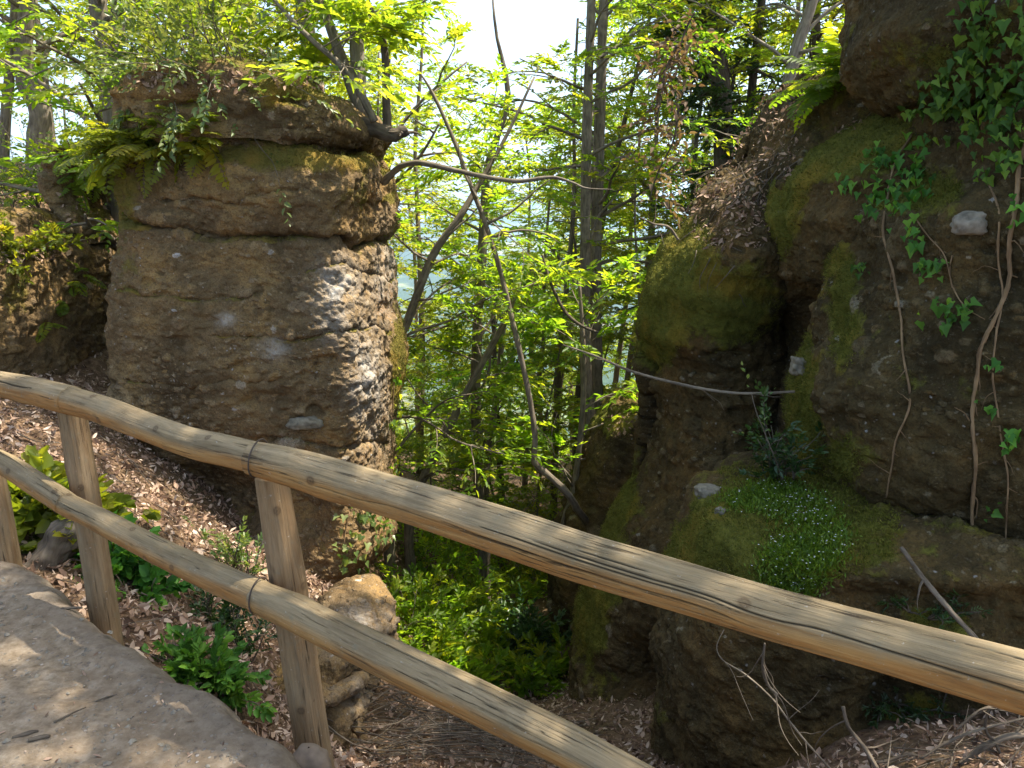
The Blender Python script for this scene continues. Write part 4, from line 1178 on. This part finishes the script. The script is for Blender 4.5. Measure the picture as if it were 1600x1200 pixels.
ivy('large sheet of broad ivy leaves draping the top of the cliff', 'cliff',
    [(1565, 45, 45, 45, 60), (1520, 110, 55, 40, 80), (1475, 135, 35, 25, 36), (1432, 158, 22, 12, 16), (1540, 190, 60, 45, 90), (1585, 235, 30, 30, 30), (1575, 150, 40, 60, 60), (1500, 165, 50, 25, 30), (1610, 100, 30, 90, 50), (1550, 262, 18, 14, 14), (1530, 20, 40, 25, 24)],
    [([(1608, 215), (1594, 280), (1585, 380), (1577, 430), (1556, 500), (1527, 550), (1530, 600), (1520, 640), (1525, 700), (1522, 770), (1520, 830), (1522, 900), (1515, 950)], .0115)], 301, .056)
ivy('drooping clump of ivy on the shoulder of the cliff, left of the big ivy sheet', ['cliff', 'bulge', 'mid'],
    [(1342, 292, 20, 14, 16), (1400, 268, 45, 26, 50), (1420, 310, 35, 38, 56), (1430, 368, 22, 24, 22), (1388, 246, 30, 16, 20), (1372, 325, 24, 22, 24), (1440, 240, 24, 18, 14)],
    [([(1425, 215), (1400, 260), (1380, 330), (1383, 370), (1400, 420), (1410, 500), (1418, 580), (1426, 632), (1408, 670), (1398, 710), (1390, 740), (1388, 775)], .0075)], 302, .054)
ivy('upper of two small ivy tufts left of the thick stem', 'cliff', [(1462, 418, 24, 16, 26)], [([(1432, 345), (1462, 375), (1484, 400), (1490, 450)], .004)], 303, .05)
ivy('lower of two small ivy tufts left of the thick stem', 'cliff', [(1490, 488, 36, 24, 44)], [([(1490, 400), (1486, 440), (1500, 480), (1540, 500)], .004)], 304, .055)
ivy('thin ivy runner with few leaves, right of the thick ivy stem', 'cliff', [(1548, 572, 12, 6, 8), (1535, 634, 10, 8, 8), (1582, 682, 18, 18, 20), (1600, 330, 14, 22, 14)],
    [([(1545, 290), (1562, 340), (1560, 400), (1566, 470), (1548, 560), (1560, 640), (1575, 740), (1570, 830), (1580, 880), (1602, 900)], .0055)], 305, .045)
ivy('single sprig of ivy low on the cliff between two hanging stems', 'cliff', [(1546, 784, 8, 12, 9)], [], 306, .045)
ivy('tiny ivy sprig alone on the cliff, left of the long thin hanging stem', 'cliff', [(1357, 420, 13, 9, 12)], [], 307, .042)
ivy('pale ivy creeping over the lower right corner of the tall boulder', ['boulder'], [(585, 830, 22, 40, 60), (560, 800, 24, 20, 30), (600, 800, 12, 30, 26), (535, 880, 12, 30, 24), (560, 850, 30, 24, 30)],
    [([(560, 790), (575, 830), (590, 880)], .006), ([(545, 800), (535, 860), (548, 905)], .005)], 308, .06, 'leaf_shrub')
ivy('strip of green creeper down the shaded right edge of the tall boulder', ['boulder'], [(622, 680, 8, 60, 50), (625, 600, 6, 40, 16), (615, 760, 10, 40, 40)], [([(620, 600), (622, 680), (616, 770)], .006)], 309, .06, 'leaf')


def fronds(mb, smb, P, D, L, rng, wid=.28, nl=13, droop=.5):
    """fern fronds: leaflets in two rows along an arching rib"""
    for p, d, l in zip(P, D, L):
        d = unit(d); pts = [p]; dd = d.copy()
        for i in range(nl):
            dd = unit(dd + np.array([0, 0, -droop / nl * 1.8]))
            pts.append(pts[-1] + dd * l / nl)
        pts = np.array(pts)
        if smb is not None: tube(smb, pts[::3], [.0022, .001], 7, 4, cap=False)
        t = np.arange(2, nl + 1) / nl
        T = unit(pts[2:] - pts[1:-1]); S = unit(np.cross(T, [0, 0, 1.0]) + rng.normal(size=3) * .15); N_ = unit(np.cross(S, T))
        prof = np.sin(np.clip(.15 + .9 * t, 0, 1) * math.pi) ** .7 * wid * l
        tone = rng.random()
        for sg in (1, -1):
            dl = S * sg + T * .45 + rng.normal(size=T.shape) * .06
            leaves(mb, pts[2:], dl, N_ + rng.normal(size=T.shape) * .15, prof, np.maximum(l / nl * .95, prof * .25), OVAL, .1, .25, np.clip(tone * .7 + .3 * rng.random(len(T)), 0, 1))


def fern(label, spots, seed, size, k, lm='leaf_yel', spread=(1, 1, .6), name='fern', cat='fern', group=None):
    """spots: list of root points (p, outward direction)"""
    rng = np.random.default_rng(seed); b0 = np.array(spots[0][0])
    t = thing(name, label, cat, group, tuple(b0)); mb, sm = MB(), MB()
    for p, o in spots:
        P = np.repeat([p - b0], k, 0) + jit(rng, k, .02)
        D = np.asarray(o)[None] + rng.normal(size=(k, 3)) * np.array(spread)
        fronds(mb, sm, P, D, size * (.6 + .6 * rng.random(k)), rng)
    mb.obj('fronds', M[lm], t)
    if len(spots) * k > 30: sm.obj('ribs', M['twig'], t)
    return t


def spots(rock, pxs, out=(0, -.6, .3)):
    return [(ROCKS[rock].at(x, y)[0], out) for x, y in pxs]


fern('yellow-green ferns hanging in a curtain over the left shoulder of the tall boulder', spots('boulder', [(215, 205), (245, 205), (275, 203), (185, 215), (230, 228), (265, 225), (200, 240), (300, 200), (335, 198), (175, 235), (160, 215), (320, 215), (290, 225)], (-.15, -.9, .25)), 401, .42, 10)
fern('ferns sprouting at the left tip of the boulder over the narrow rock', spots('fernblock', [(110, 245), (135, 240), (160, 240), (120, 275), (150, 262)], (-.2, -.8, .2)), 402, .38, 10)
fern('small fern fronds low in the dark crack left of the tall boulder', spots('left', [(110, 440), (125, 425), (95, 470), (70, 505)], (.3, -.8, .1)), 403, .2, 6, 'leaf')
fern('lush green fern spilling over the rock edge at the upper right', [(W(x, y, 6.3), (-.2, -.6, .5)) for x, y in [(1290, 115), (1318, 105), (1340, 112), (1275, 138), (1330, 125)]], 404, .42, 11, 'leaf')
fern('tiny fern on the crease between mossy ledge and cliff', spots('cliff', [(1322, 796), (1334, 800)], (.1, -.9, .2)), 405, .16, 5, 'leaf_ivy')
fern('bright yellow ferns standing behind the trunks on the boulder top', [(W(x, y, 7.7), (0, -.2, .8)) for x, y in [(455, 118), (485, 116), (520, 122), (430, 112)]], 406, .45, 9)


def shrub(label, roots, seed, size, nst, leaf, lm='leaf_shrub', dirv=(0, -.2, 1), spread=.5, sub=4, k=8, asp=.5, name='shrub', cat='shrub', tpl=OVAL, r=.006, bark='twig', droop=.06, group=None):
    rng = np.random.default_rng(seed); b0 = np.array(roots[0], float)
    t = thing(name, label, cat, group, tuple(b0)); sm, cm = MB(), MB()
    TP, TD = [], []
    for p in roots:
        for i in range(nst):
            d = np.array(dirv) + rng.normal(size=3) * spread
            L = size * (.55 + .6 * rng.random())
            bp = stem_path(np.array(p) - b0, d, L, 5, rng, droop, .18)
            tube(sm, bp, [r, r * .4], 10, 5)
            for s in range(sub):
                g = .25 + .75 * (s + rng.random()) / sub; y = g * 5; q = min(int(y), 4)
                TP.append(bp[q] + (bp[q + 1] - bp[q]) * (y - q)); TD.append(unit(bp[q + 1] - bp[q]) + rng.normal(size=3) * .65)
            TP.append(bp[-1]); TD.append(bp[-1] - bp[-2])
    TP = np.array(TP); TD = np.array(TD)
    sprays(cm, TP, TD, size * .34 * (.6 + .6 * rng.random(len(TP))), rng, k, leaf, asp, tpl, flat=.6, njit=.45)
    sm.obj('stems', M[bark], t); cm.obj('foliage', M[lm], t)
    return t


shrub('large pale-leaved shrub sprawling over the front of the boulder top', [W(x, y, Y) for x, y, Y in [(250, 130, 6.5), (300, 120, 6.4), (345, 125, 6.3), (380, 128, 6.35), (280, 110, 6.9), (225, 150, 6.6)]], 501, .85, 9, .055, dirv=(.05, -.55, .35), spread=.55, sub=5)
shrub('yellow-green bush standing on the boulder top behind the pale shrub', [W(x, y, Y) for x, y, Y in [(270, 105, 7.6), (330, 95, 7.7), (390, 100, 7.7), (230, 120, 7.5), (430, 105, 7.6)]], 502, .85, 9, .06, 'leaf_yel', dirv=(0, 0, 1), spread=.5)
shrub('twiggy fine-leaved bush on the bank at the far left under the forked trunk', [W(x, y, Y) for x, y, Y in [(20, 340, 8.6), (60, 330, 8.6), (-20, 345, 8.4), (90, 320, 8.8), (130, 300, 9)]], 503, .9, 10, .04, 'leaf_shrub', spread=.35)
shrub('yellow-leaved sprigs on the mossy boulder top at the far left', [ROCKS['left'].at(x, y)[0] for x, y in [(20, 395), (60, 392), (90, 390), (30, 420)]], 504, .3, 6, .05, 'leaf_yel', dirv=(0, -.5, .6))


def gshrub(label, pxs, seed, size, nst, leaf, lm, Y, **kw):
    P = []
    for x, y in pxs:
        p = W(x, y, Y); p[2] = float(ground_z(p[0], p[1])) - .02; P.append(p)
    return shrub(label, P, seed, size, nst, leaf, lm, **kw)


gshrub('broad-leaved bright green plants between path edge and leftmost posts', [(20, 760), (60, 770), (95, 780), (40, 800), (75, 830), (20, 820), (110, 850), (130, 740), (0, 720), (70, 710), (150, 780)], 511, .36, 10, .08, 'leaf_yel', 4.3, asp=.75, spread=.6, k=5, name='herb', cat='plant')
gshrub('dark green ivy-like plants around the foot of the second post', [(190, 870), (210, 900), (185, 930), (225, 800), (170, 800)], 512, .25, 8, .065, 'leaf_ivy', 4.1, asp=.8, spread=.6, k=5, name='herb', cat='plant')
gshrub('green weeds below the path edge between the two nearest posts', [(290, 1050), (320, 1080), (350, 1100), (310, 1020), (335, 1065)], 513, .22, 9, .05, 'leaf_ivy', 3.35, asp=.5, spread=.55, k=7, name='herb', cat='plant')
gshrub('small olive bush on the leaf litter left of the nearest post', [(365, 880), (385, 890)], 514, .42, 9, .035, 'leaf_shrub', 5.0, asp=.45, spread=.4)
gshrub('dark scrubby bush in the hollow left of the grooved rock', [(370, 1000), (390, 1020), (350, 985), (330, 960)], 515, .35, 9, .035, 'leaf_dark', 4.3, asp=.45, spread=.5)
gshrub('dark round evergreen bush on the gully floor seen below the top rail', [(800, 1010), (825, 1010), (850, 1015), (815, 1000)], 516, .62, 14, .07, 'leaf_dark', 8.4, spread=.6, sub=6)
gshrub('pale green herbs at the foot of the grooved rock under the lower rail', [(640, 1080), (660, 1090), (630, 1060)], 517, .4, 9, .06, 'leaf_yel', 6.3, spread=.5)
for i, (px, py, Y, s) in enumerate([(640, 960, 8, .8), (690, 980, 8.6, .7), (650, 1010, 7.4, .7), (730, 960, 9.5, .8), (700, 920, 11, .9), (830, 940, 11, .9), (670, 1030, 7, .5), (790, 920, 12, .9), (880, 960, 10.4, .7), (640, 890, 10, .9), (760, 1020, 8, .5), (720, 1000, 9, .6), (610, 1000, 7.2, .6), (860, 985, 11, .8), (690, 870, 12.5, 1.1), (750, 880, 14, 1.1), (630, 1040, 6.6, .45), (690, 1045, 6.9, .4), (655, 1065, 6.3, .35), (740, 1060, 7.2, .4), (800, 1065, 7.3, .4), (860, 1060, 7.6, .45), (720, 950, 9.2, .8), (780, 960, 10, .7), (850, 930, 12, .9), (670, 930, 9.5, .8)]):
    gshrub(['leafy green bush at the mouth of the gap, hard by the tall boulder', 'leafy green bush at the mouth of the gap behind the middle trunk'][px > 712], [(px, py), (px + 25, py)], 530 + i, s, 10, .075, 'leaf', Y, spread=.7, k=8, sub=6, name='bush', cat='bush', group='bushes on the slope in the gap')

# butcher's broom and other small plants in the hollow beside the cliff
shrub('dark stiff-leaved sprig growing out of the hollow beside the cliff', [W(1213, 752, 4.75), W(1205, 750, 4.75)], 541, .5, 5, .042, 'leaf_dark', dirv=(-.15, -.1, 1), spread=.16, sub=5, k=7, name='sprig', cat='plant', droop=0)
shrub('low tangled bush at the base of the stiff sprig behind the ledge', [W(1225, 752, 4.7), W(1200, 754, 4.75), W(1240, 748, 4.6)], 542, .2, 4, .028, 'leaf_dark', spread=.35, name='sprig', cat='plant')
shrub('tall single thin stem with a few leaves near its top, beside the stiff sprig', [W(1222, 750, 4.6)], 543, .75, 1, .03, 'leaf_shrub', dirv=(-.01, 0, 1), spread=.02, sub=3, k=4, name='sprig', cat='plant', droop=-.02)
shrub('feathery dark weeds low on the ledge face under the top rail', [ROCKS['ledge'].at(x, y)[0] for x, y in [(1400, 1100), (1375, 1105), (1470, 1110)]], 544, .18, 5, .03, 'leaf_dark', dirv=(0, -.5, .5), spread=.4, asp=.25, name='weed', cat='plant')
shrub('wispy grey weeds on the ledge beside the slanting stick', [ROCKS['ledge'].at(x, y)[0] for x, y in [(1450, 965), (1480, 960), (1420, 955)]], 545, .14, 5, .025, 'leaf_dark', dirv=(0, -.4, .6), spread=.4, asp=.25, name='weed', cat='plant')


def flower_mat():
    rng = np.random.default_rng(61); mb, fm = MB(), MB()
    P, N_ = [], []
    for (px, py, rx, ry, k) in [(1250, 800, 55, 28, 700), (1245, 880, 55, 42, 1300), (1180, 785, 55, 20, 600), (1290, 850, 36, 40, 600), (1215, 770, 50, 14, 400), (1230, 925, 40, 20, 300)]:
        for i in range(k):
            a = rng.random() * 6.283; q = math.sqrt(rng.random()) * (1 + .2 * rng.normal())
            p, n = ROCKS['ledge'].at(px + rx * q * math.cos(a), py + ry * q * math.sin(a), 8); P.append(p); N_.append(n)
    P = np.array(P); N_ = np.array(N_); b0 = P.mean(0)
    t = thing('flower_mat', 'mat of fine green herb dotted with tiny white flowers on the mossy ledge', 'flowers', None, tuple(b0))
    n = len(P); R3 = 3
    Q = np.repeat(P, R3, 0) + jit(rng, n * R3, .012); h = rng.random((n * R3, 1)) * .03
    leaves(mb, Q + np.repeat(N_, R3, 0) * h - b0, rng.normal(size=(n * R3, 3)) * .7 + [0, 0, 1], rng.normal(size=(n * R3, 3)), .018 + .02 * rng.random(n * R3), .006 + .004 * rng.random(n * R3), DIAM, .1, .2, rng.random(n * R3))
    k = rng.random(n) < .04 + .1 * (fbm(P * 9, 2, 3) > .15); F = P[k] + N_[k] * .03 + [0, 0, .016] + jit(rng, k.sum(), .008); m = len(F)
    for i in range(5):
        a = i * 1.2566 + rng.random(m) * .3
        d = np.stack([np.cos(a), np.sin(a) - .1, .3 + 0 * a], -1)
        leaves(fm, F - b0, d, np.tile([0, -.5, .85], (m, 1)) + jit(rng, m, .15), .0050, .0042, DIAM, .05, .1, rng.random(m))
    mb.obj('leaves', M['moss_grass'], t); fm.obj('flowers', M['petal'], t)


flower_mat()

# ------------------------------------------------------------------ dead branches, sticks
def branch(name, label, pts, Y, rad, seed, sides=8, n=60, mat='twig', twigs=0, cat='branch', rough=.25):
    Ys = np.broadcast_to(np.asarray(Y, float), (len(pts),)) if np.ndim(Y) == 0 else np.interp(np.linspace(0, 1, len(pts)), np.linspace(0, 1, len(Y)), Y)
    P = np.array([W(x, y, yy) for (x, y), yy in zip(pts, Ys)]); b0 = P[0].copy()
    mb = MB(); tube(mb, P - b0, rad, n, sides, rough, seed)
    rng = np.random.default_rng(seed); C = resample(P - b0, rad, 40)[0]
    for i in range(twigs):
        k = rng.integers(6, 38); d = unit(C[k] - C[k - 1]) + rng.normal(size=3) * .8
        tube(mb, stem_path(C[k], d, rng.uniform(.08, .3), 4, rng, 0, .2), [np.min(rad) * .6 + .001, .001], 10, 4, cap=False)
    o = mb.obj(name, M[mat]); o.location = tuple(b0)
    return tag(o, label, cat)


branch('dead_branch', 'bare grey branch reaching out level from the boulder tip across the gap', [(598, 285), (616, 268), (631, 258), (661, 255), (710, 266), (762, 277), (811, 283), (860, 277), (894, 285), (916, 294), (957, 296)], [7.6, 7.2, 7.0], [.04, .03, .027, .025, .023, .021, .018, .015, .011, .007, .003], 601, 10, 90, 'bark', 9)
branch('dead_branch', 'thin pale dead branch sagging from the trees onto the cliff across the dark hollow', [(880, 539), (924, 554), (987, 580), (1049, 597), (1112, 610), (1169, 615), (1242, 612)], [6.6, 5.0, 4.75], [.005, .009, .010, .010, .010, .009, .009], 602, 8, 80, 'bark', 6)
branch('dead_branch', 'thin dark branch drooping through the leaves towards the paired trunks', [(847, 398), (860, 441), (882, 486), (907, 508), (935, 520)], 9.0, [.012, .018, .02, .018, .014], 603, 7, 50, 'bark_dark', 4)
branch('dead_branch', 'pale branch forking above the yellow moss of the buttress top', [(1000, 340), (1022, 350), (1045, 355), (1060, 375)], 7.2, [.006, .010, .012, .012], 604, 7, 40, 'twig', 3)
branch('stick', 'straight grey stick leaning against the ledge above the top rail', [(1408, 855), (1440, 900), (1478, 946), (1532, 1006)], [3.2, 2.9], [.009, .010, .011, .011], 605, 8, 40, 'twig', 1)
branch('stick', 'long curved twig arching up below the top rail in front of the mossy ledge', [(1131, 984), (1120, 1009), (1129, 1031), (1165, 1054), (1206, 1091), (1232, 1125), (1262, 1162), (1310, 1215)], [3.1, 2.7], [.002, .0025, .003, .0036, .004, .004, .0045, .005], 606, 7, 60, 'twig', 4)
branch('stick', 'broken upright branch stub low under the top rail on the right', [(1317, 1104), (1326, 1136), (1349, 1166), (1370, 1200)], [2.9, 2.8], [.007, .008, .009, .010], 607, 8, 40, 'twig', 4)
branch('stick', 'pale knobbly branch lying level at the bottom right', [(1360, 1192), (1390, 1188), (1420, 1178), (1450, 1186), (1484, 1186)], 2.85, [.006, .007, .007, .006, .003], 608, 8, 40, 'twig', 3)
for i, (pts, lb) in enumerate([([(1440, 1185), (1480, 1160), (1530, 1140), (1610, 1120)], 'grey branch slanting up to the right edge at the bottom of the picture'), ([(1545, 1105), (1540, 1140), (1560, 1170), (1575, 1210)], 'short forked dead branch standing in the tangle at the bottom right'),
                               ([(1495, 1140), (1520, 1118), (1545, 1105), (1580, 1100)], 'thin twig arching over the bottom right tangle'), ([(1500, 1195), (1540, 1165), (1580, 1150), (1615, 1150)], 'thick broken bough lying in the bottom right corner'),
                               ([(1195, 1005), (1192, 1040), (1200, 1070), (1215, 1085)], 'thin upright twig hooked under the middle of the top rail')]):
    branch('stick', lb, pts, 2.75, [.004, .006, .006, .004] if i != 3 else [.012, .014, .013, .010], 620 + i, 7, 40, 'twig', 5)


def hanging_dead_leaves(label, pxs, Y, seed):
    rng = np.random.default_rng(seed); b0 = W(*pxs[0][:2], Y); t = thing('withered_branch', label, 'branch', None, tuple(b0)); mb, sm = MB(), MB()
    P = np.array([W(x, y, Y) for x, y in pxs]) - b0
    tube(sm, P, [.012, .006], 40, 6, .2, 3)
    C = resample(P, .01, 30)[0]
    k = rng.integers(2, 30, 24); TP = C[k]; TD = rng.normal(size=(24, 3)) * .9 + [0, 0, -.5]
    sprays(mb, TP, TD, .42, rng, 6, .075, .5, OVAL, fold=.5, njit=.6)
    sm.obj('branch', M['bark_dark'], t); mb.obj('leaves', M['leaf_dead'], t)


hanging_dead_leaves('hanging branch of withered brown leaves in the trees, upper of three', [(1085, 20), (1072, 45), (1062, 75), (1058, 95)], 8.3, 641)
hanging_dead_leaves('hanging branch of withered brown leaves, middle of three, above the yellow moss', [(1058, 70), (1040, 110), (1032, 150), (1026, 195)], 8.1, 642)
hanging_dead_leaves('hanging branch of withered brown leaves, lowest of three, just above the buttress', [(1060, 170), (1052, 220), (1030, 265), (1015, 310)], 7.9, 643)

branch('root_stump', 'gnarled dark root stub jutting from the right tip of the boulder top', [(565, 196), (590, 206), (612, 212), (628, 208), (637, 203)], 6.9, [.07, .075, .06, .045, .03], 651, 14, 60, 'bark_dark', 8, 'root', .6)
# ------------------------------------------------------------------ leaf litter, brush
def litter():
    rng = np.random.default_rng(71); mb = MB()
    P, N_, S = [], [], []
    def region(px0, px1, py0, py1, Y0, Y1, n):
        Y = rng.uniform(Y0, Y1, n); px = rng.uniform(px0, px1, n); x = (px - 800) / FPX * Y
        z = ground_z(x, Y); s, _ = edge_dist(x, Y)
        dx = (ground_z(x + .08, Y) - z) / .08; dy = (ground_z(x, Y + .08) - z) / .08
        m = s > .12
        P.append(np.stack([x, Y, z + rng.uniform(0.002, .03, n)], -1)[m]); N_.append(np.stack([-dx, -dy, 1 + 0 * dx], -1)[m])
    region(-300, 520, 0, 0, 2.9, 7.2, 32000)
    region(380, 1100, 0, 0, 3.2, 7.5, 15000)
    region(560, 900, 0, 0, 7, 13, 4500)
    region(-250, 200, 0, 0, 7.2, 11, 4500)
    region(1000, 1700, 0, 0, 2.2, 3.4, 2500)
    P = np.concatenate(P); N_ = unit(np.concatenate(N_)); n = len(P)
    L = .013 + .055 * rng.random(n) ** 2.2
    d = rng.normal(size=(n, 3)); d -= N_ * (d * N_).sum(1)[:, None]; d += N_ * rng.normal(size=(n, 1)) * .5
    leaves(mb, P, d, N_ + jit(rng, n, .6), L, L * (.15 + .45 * rng.random(n)), OVAL, .35, -.35, rng.random(n))
    tag(mb.obj('leaf_litter', M['litter']), 'dry brown fallen leaves covering the banks and the gully floor', 'leaf litter', kind='stuff')
    # litter caught on the rocks
    mb = MB(); P, N_ = [], []
    for rk, px, py, rx, ry, k in [('mid', 1190, 240, 70, 110, 700), ('mid', 1120, 330, 50, 60, 380), ('mid', 1180, 350, 30, 40, 160), ('pillar', 975, 660, 30, 22, 150), ('bulge', 1300, 190, 60, 25, 120), ('cap', 330, 130, 130, 12, 300), ('cap', 500, 130, 60, 10, 120), ('left', 40, 398, 70, 12, 250), ('fernblock', 130, 300, 40, 60, 160)]:
        for i in range(k):
            a = rng.random() * 6.283; q = math.sqrt(rng.random())
            p, nn = ROCKS[rk].at(px + rx * q * math.cos(a), py + ry * q * math.sin(a), 8)
            if nn[2] > .12: P.append(p + nn * .012); N_.append(nn)
    P = np.array(P); N_ = np.array(N_); n = len(P); L = .015 + .055 * rng.random(n) ** 2
    d = rng.normal(size=(n, 3)); d -= N_ * (d * N_).sum(1)[:, None]
    leaves(mb, P, d + N_ * .2, N_ + jit(rng, n, .5), L, L * (.3 + .3 * rng.random(n)), OVAL, .25, -.2, rng.random(n) * .7)
    tag(mb.obj('leaf_litter', M['litter']), 'dry leaves caught on the sloping tops of the rocks', 'leaf litter', kind='stuff')


litter()


def brush(name, label, px0, px1, Y0, Y1, n, seed, Lr=(.2, .9), lift=.1):
    rng = np.random.default_rng(seed); mb = MB()
    for i in range(n):
        Y = rng.uniform(Y0, Y1); x = (rng.uniform(px0, px1) - 800) / FPX * Y
        a = rng.normal() * .7 + .2; L = rng.uniform(*Lr)
        q = np.linspace(-.5, .5, 6); xs = x + np.cos(a) * q * L; ys = Y + np.sin(a) * q * L + .06 * rng.normal() * q ** 2
        zs = ground_z(xs, ys) + .01 + rng.random() * lift + .05 * rng.normal() * q
        r = rng.uniform(.0015, .0055)
        tube(mb, np.stack([xs, ys, zs], -1), [r, r * .4], 12, 5, .3, i)
    o = mb.obj(name, M['twig'])
    return tag(o, label, 'brushwood', kind='stuff')


brush('brushwood', 'pile of thin dry twigs lying on the gully floor below the lower rail', 560, 900, 3.9, 5.6, 300, 81, (.25, 1.1), .16)
def rock_twigs():
    rng = np.random.default_rng(85); mb = MB()
    for i in range(70):
        px, py = rng.normal(1165, 55), rng.normal(285, 75)
        p, n = ROCKS['mid'].at(px, py, 8)
        d = np.array([rng.normal() * .6, rng.normal() * .3, -.6 + rng.normal() * .5]); d -= n * (d @ n)
        tube(mb, stem_path(p + n * .02, d, rng.uniform(.12, .5), 5, rng, .05, .2), [rng.uniform(.002, .006), .0015], 12, 5, .3, i)
    tag(mb.obj('twigs', M['twig']), 'dry twigs and rootlets strewn down the bare slope on top of the buttress', 'brushwood', kind='stuff')


rock_twigs()
brush('twigs', 'scattered dry twigs lying on the leaf-covered bank', 0, 520, 3.3, 6, 110, 82, (.1, .4), .03)
brush('branch_tangle', 'tangle of small dead branches at the bottom right under the cliff', 1330, 1720, 2.35, 2.9, 34, 83, (.15, .5), .14)

# dead wood standing by the path at the left
mb = MB(); p = W(95, 890, 4.0); p[2] = float(ground_z(p[0], p[1]))
tube(mb, np.array([[-.16, -.1, -.1], [-.04, 0, .05], [.06, .04, .2], [.1, .06, .27]]), [.09, .10, .075, .03], 80, 60, .8, 9)
o = mb.obj('old_stump', M['twig']); o.location = tuple(p); tag(o, 'grey weathered stump leaning at the path edge between the two left posts', 'stump')


def path_bits():
    rng = np.random.default_rng(88)
    for i, (px, py, L, a, lb) in enumerate([(112, 952, .085, .1, 'short pale stick lying across the path edge by the second post'), (40, 1150, .07, .5, 'short bark chip on the bottom left of the path, left of its twin'),
                                           (62, 1158, .06, .35, 'short bark chip on the bottom left of the path, right of its twin'), (110, 1120, .10, .9, 'thin twig lying slantwise in the middle of the path'), (160, 1090, .09, .6, 'thin brown twig on the path near its gravelly edge')]):
        p = WZ(px, py, 0.0); p[2] = float(path_z(p[:1], p[1:2])[0]) + .006
        d = np.array([math.cos(a), math.sin(a), 0]) * L
        mb = MB(); tube(mb, np.array([-d / 2, d * .1 + [0, .004, 0], d / 2]), [.006, .007, .004] if i < 3 else [.003, .003, .002], 14, 7, .3, i)
        o = mb.obj('stick', M['twig']); o.location = tuple(p); tag(o, lb, 'stick')
    mb = MB(); n = 170
    px, py = rng.uniform(-150, 450, n), rng.uniform(880, 1250, n); P = WZ(px, py, 0.0)
    s, _ = edge_dist(P[:, 0], P[:, 1]); P = P[s < -.03]; n = len(P); P[:, 2] = path_z(P[:, 0], P[:, 1]) + .004
    d = rng.normal(size=(n, 3)) * [1, 1, .15]; L = .008 + .022 * rng.random(n) ** 2
    leaves(mb, P, d, jit(rng, n, .25) + [0, 0, 1], L, L * (.2 + .35 * rng.random(n)), OVAL, .2, -.2, rng.random(n) * .8)
    tag(mb.obj('path_litter', M['litter']), 'bits of dry leaf scattered on the dirt path', 'leaf litter', kind='stuff')


path_bits()
# ------------------------------------------------------------------ light, sky, air, camera
def build_light():
    w = bpy.data.worlds.new('World'); scene.world = w; w.use_nodes = True
    nt = w.node_tree; nt.nodes.clear()
    out = nt.nodes.new('ShaderNodeOutputWorld'); bg = nt.nodes.new('ShaderNodeBackground'); sky = nt.nodes.new('ShaderNodeTexSky')
    sky.sky_type = 'NISHITA'; sky.sun_disc = False
    el = math.asin(SUN[2]); az = math.atan2(SUN[0], SUN[1])
    sky.sun_elevation = el; sky.sun_rotation = az
    sky.air_density = 1.0; sky.dust_density = 3.0; sky.ozone_density = 1.0; sky.altitude = 300
    bg.inputs['Strength'].default_value = .15
    nt.links.new(sky.outputs[0], bg.inputs['Color']); nt.links.new(bg.outputs[0], out.inputs['Surface'])
    l = bpy.data.lights.new('sun', 'SUN'); l.energy = 5.0; l.angle = math.radians(.55); l.color = (1, .955, .88)
    o = bpy.data.objects.new('sun', l); COL.objects.link(o)
    o.rotation_euler = Vector(SUN).to_track_quat('Z', 'Y').to_euler(); o.location = (0, 0, 30)


def build_haze():
    mb = MB()
    x, y0, y1, z0, z1 = 13500, -13500, 13500, -420, 700
    V = [(-x, y0, z0), (x, y0, z0), (x, y1, z0), (-x, y1, z0), (-x, y0, z1), (x, y0, z1), (x, y1, z1), (-x, y1, z1)]
    mb.add(V, np.array([[0, 3, 2, 1], [4, 5, 6, 7], [0, 1, 5, 4], [1, 2, 6, 5], [2, 3, 7, 6], [3, 0, 4, 7]]))
    m = bpy.data.materials.new('air_haze'); m.use_nodes = True; nt = m.node_tree; nt.nodes.clear()
    out = nt.nodes.new('ShaderNodeOutputMaterial'); v = nt.nodes.new('ShaderNodeVolumePrincipled')
    v.inputs['Color'].default_value = (.55, .75, 1.0, 1); v.inputs['Density'].default_value = HAZE; v.inputs['Anisotropy'].default_value = .35
    nt.links.new(v.outputs[0], out.inputs['Volume'])
    tag(mb.obj('haze', m, smooth=False), kind='stuff')


HAZE = 1.3e-4
build_light()
build_haze()
cam = bpy.data.cameras.new('camera'); co = bpy.data.objects.new('camera', cam); COL.objects.link(co)
co.location = tuple(EYE); co.rotation_euler = (math.pi / 2 - PITCH, 0, 0)
cam.sensor_width = 36; cam.lens = FPX / 1600 * 36; cam.clip_start = .05; cam.clip_end = 40000
scene.camera = co
scene.view_settings.view_transform = 'Standard'; scene.view_settings.look = 'None'
scene.view_settings.exposure = 1.55; scene.view_settings.gamma = 1
scene.view_settings.use_white_balance = True; scene.view_settings.white_balance_temperature = 7100; scene.view_settings.white_balance_tint = 10
scene.cycles.max_bounces = 8; scene.cycles.transmission_bounces = 4; scene.cycles.diffuse_bounces = 4; scene.cycles.volume_bounces = 1
scene.cycles.use_adaptive_sampling = True; scene.cycles.adaptive_threshold = .006
scene.cycles.use_denoising = True; scene.cycles.denoising_prefilter = 'NONE'
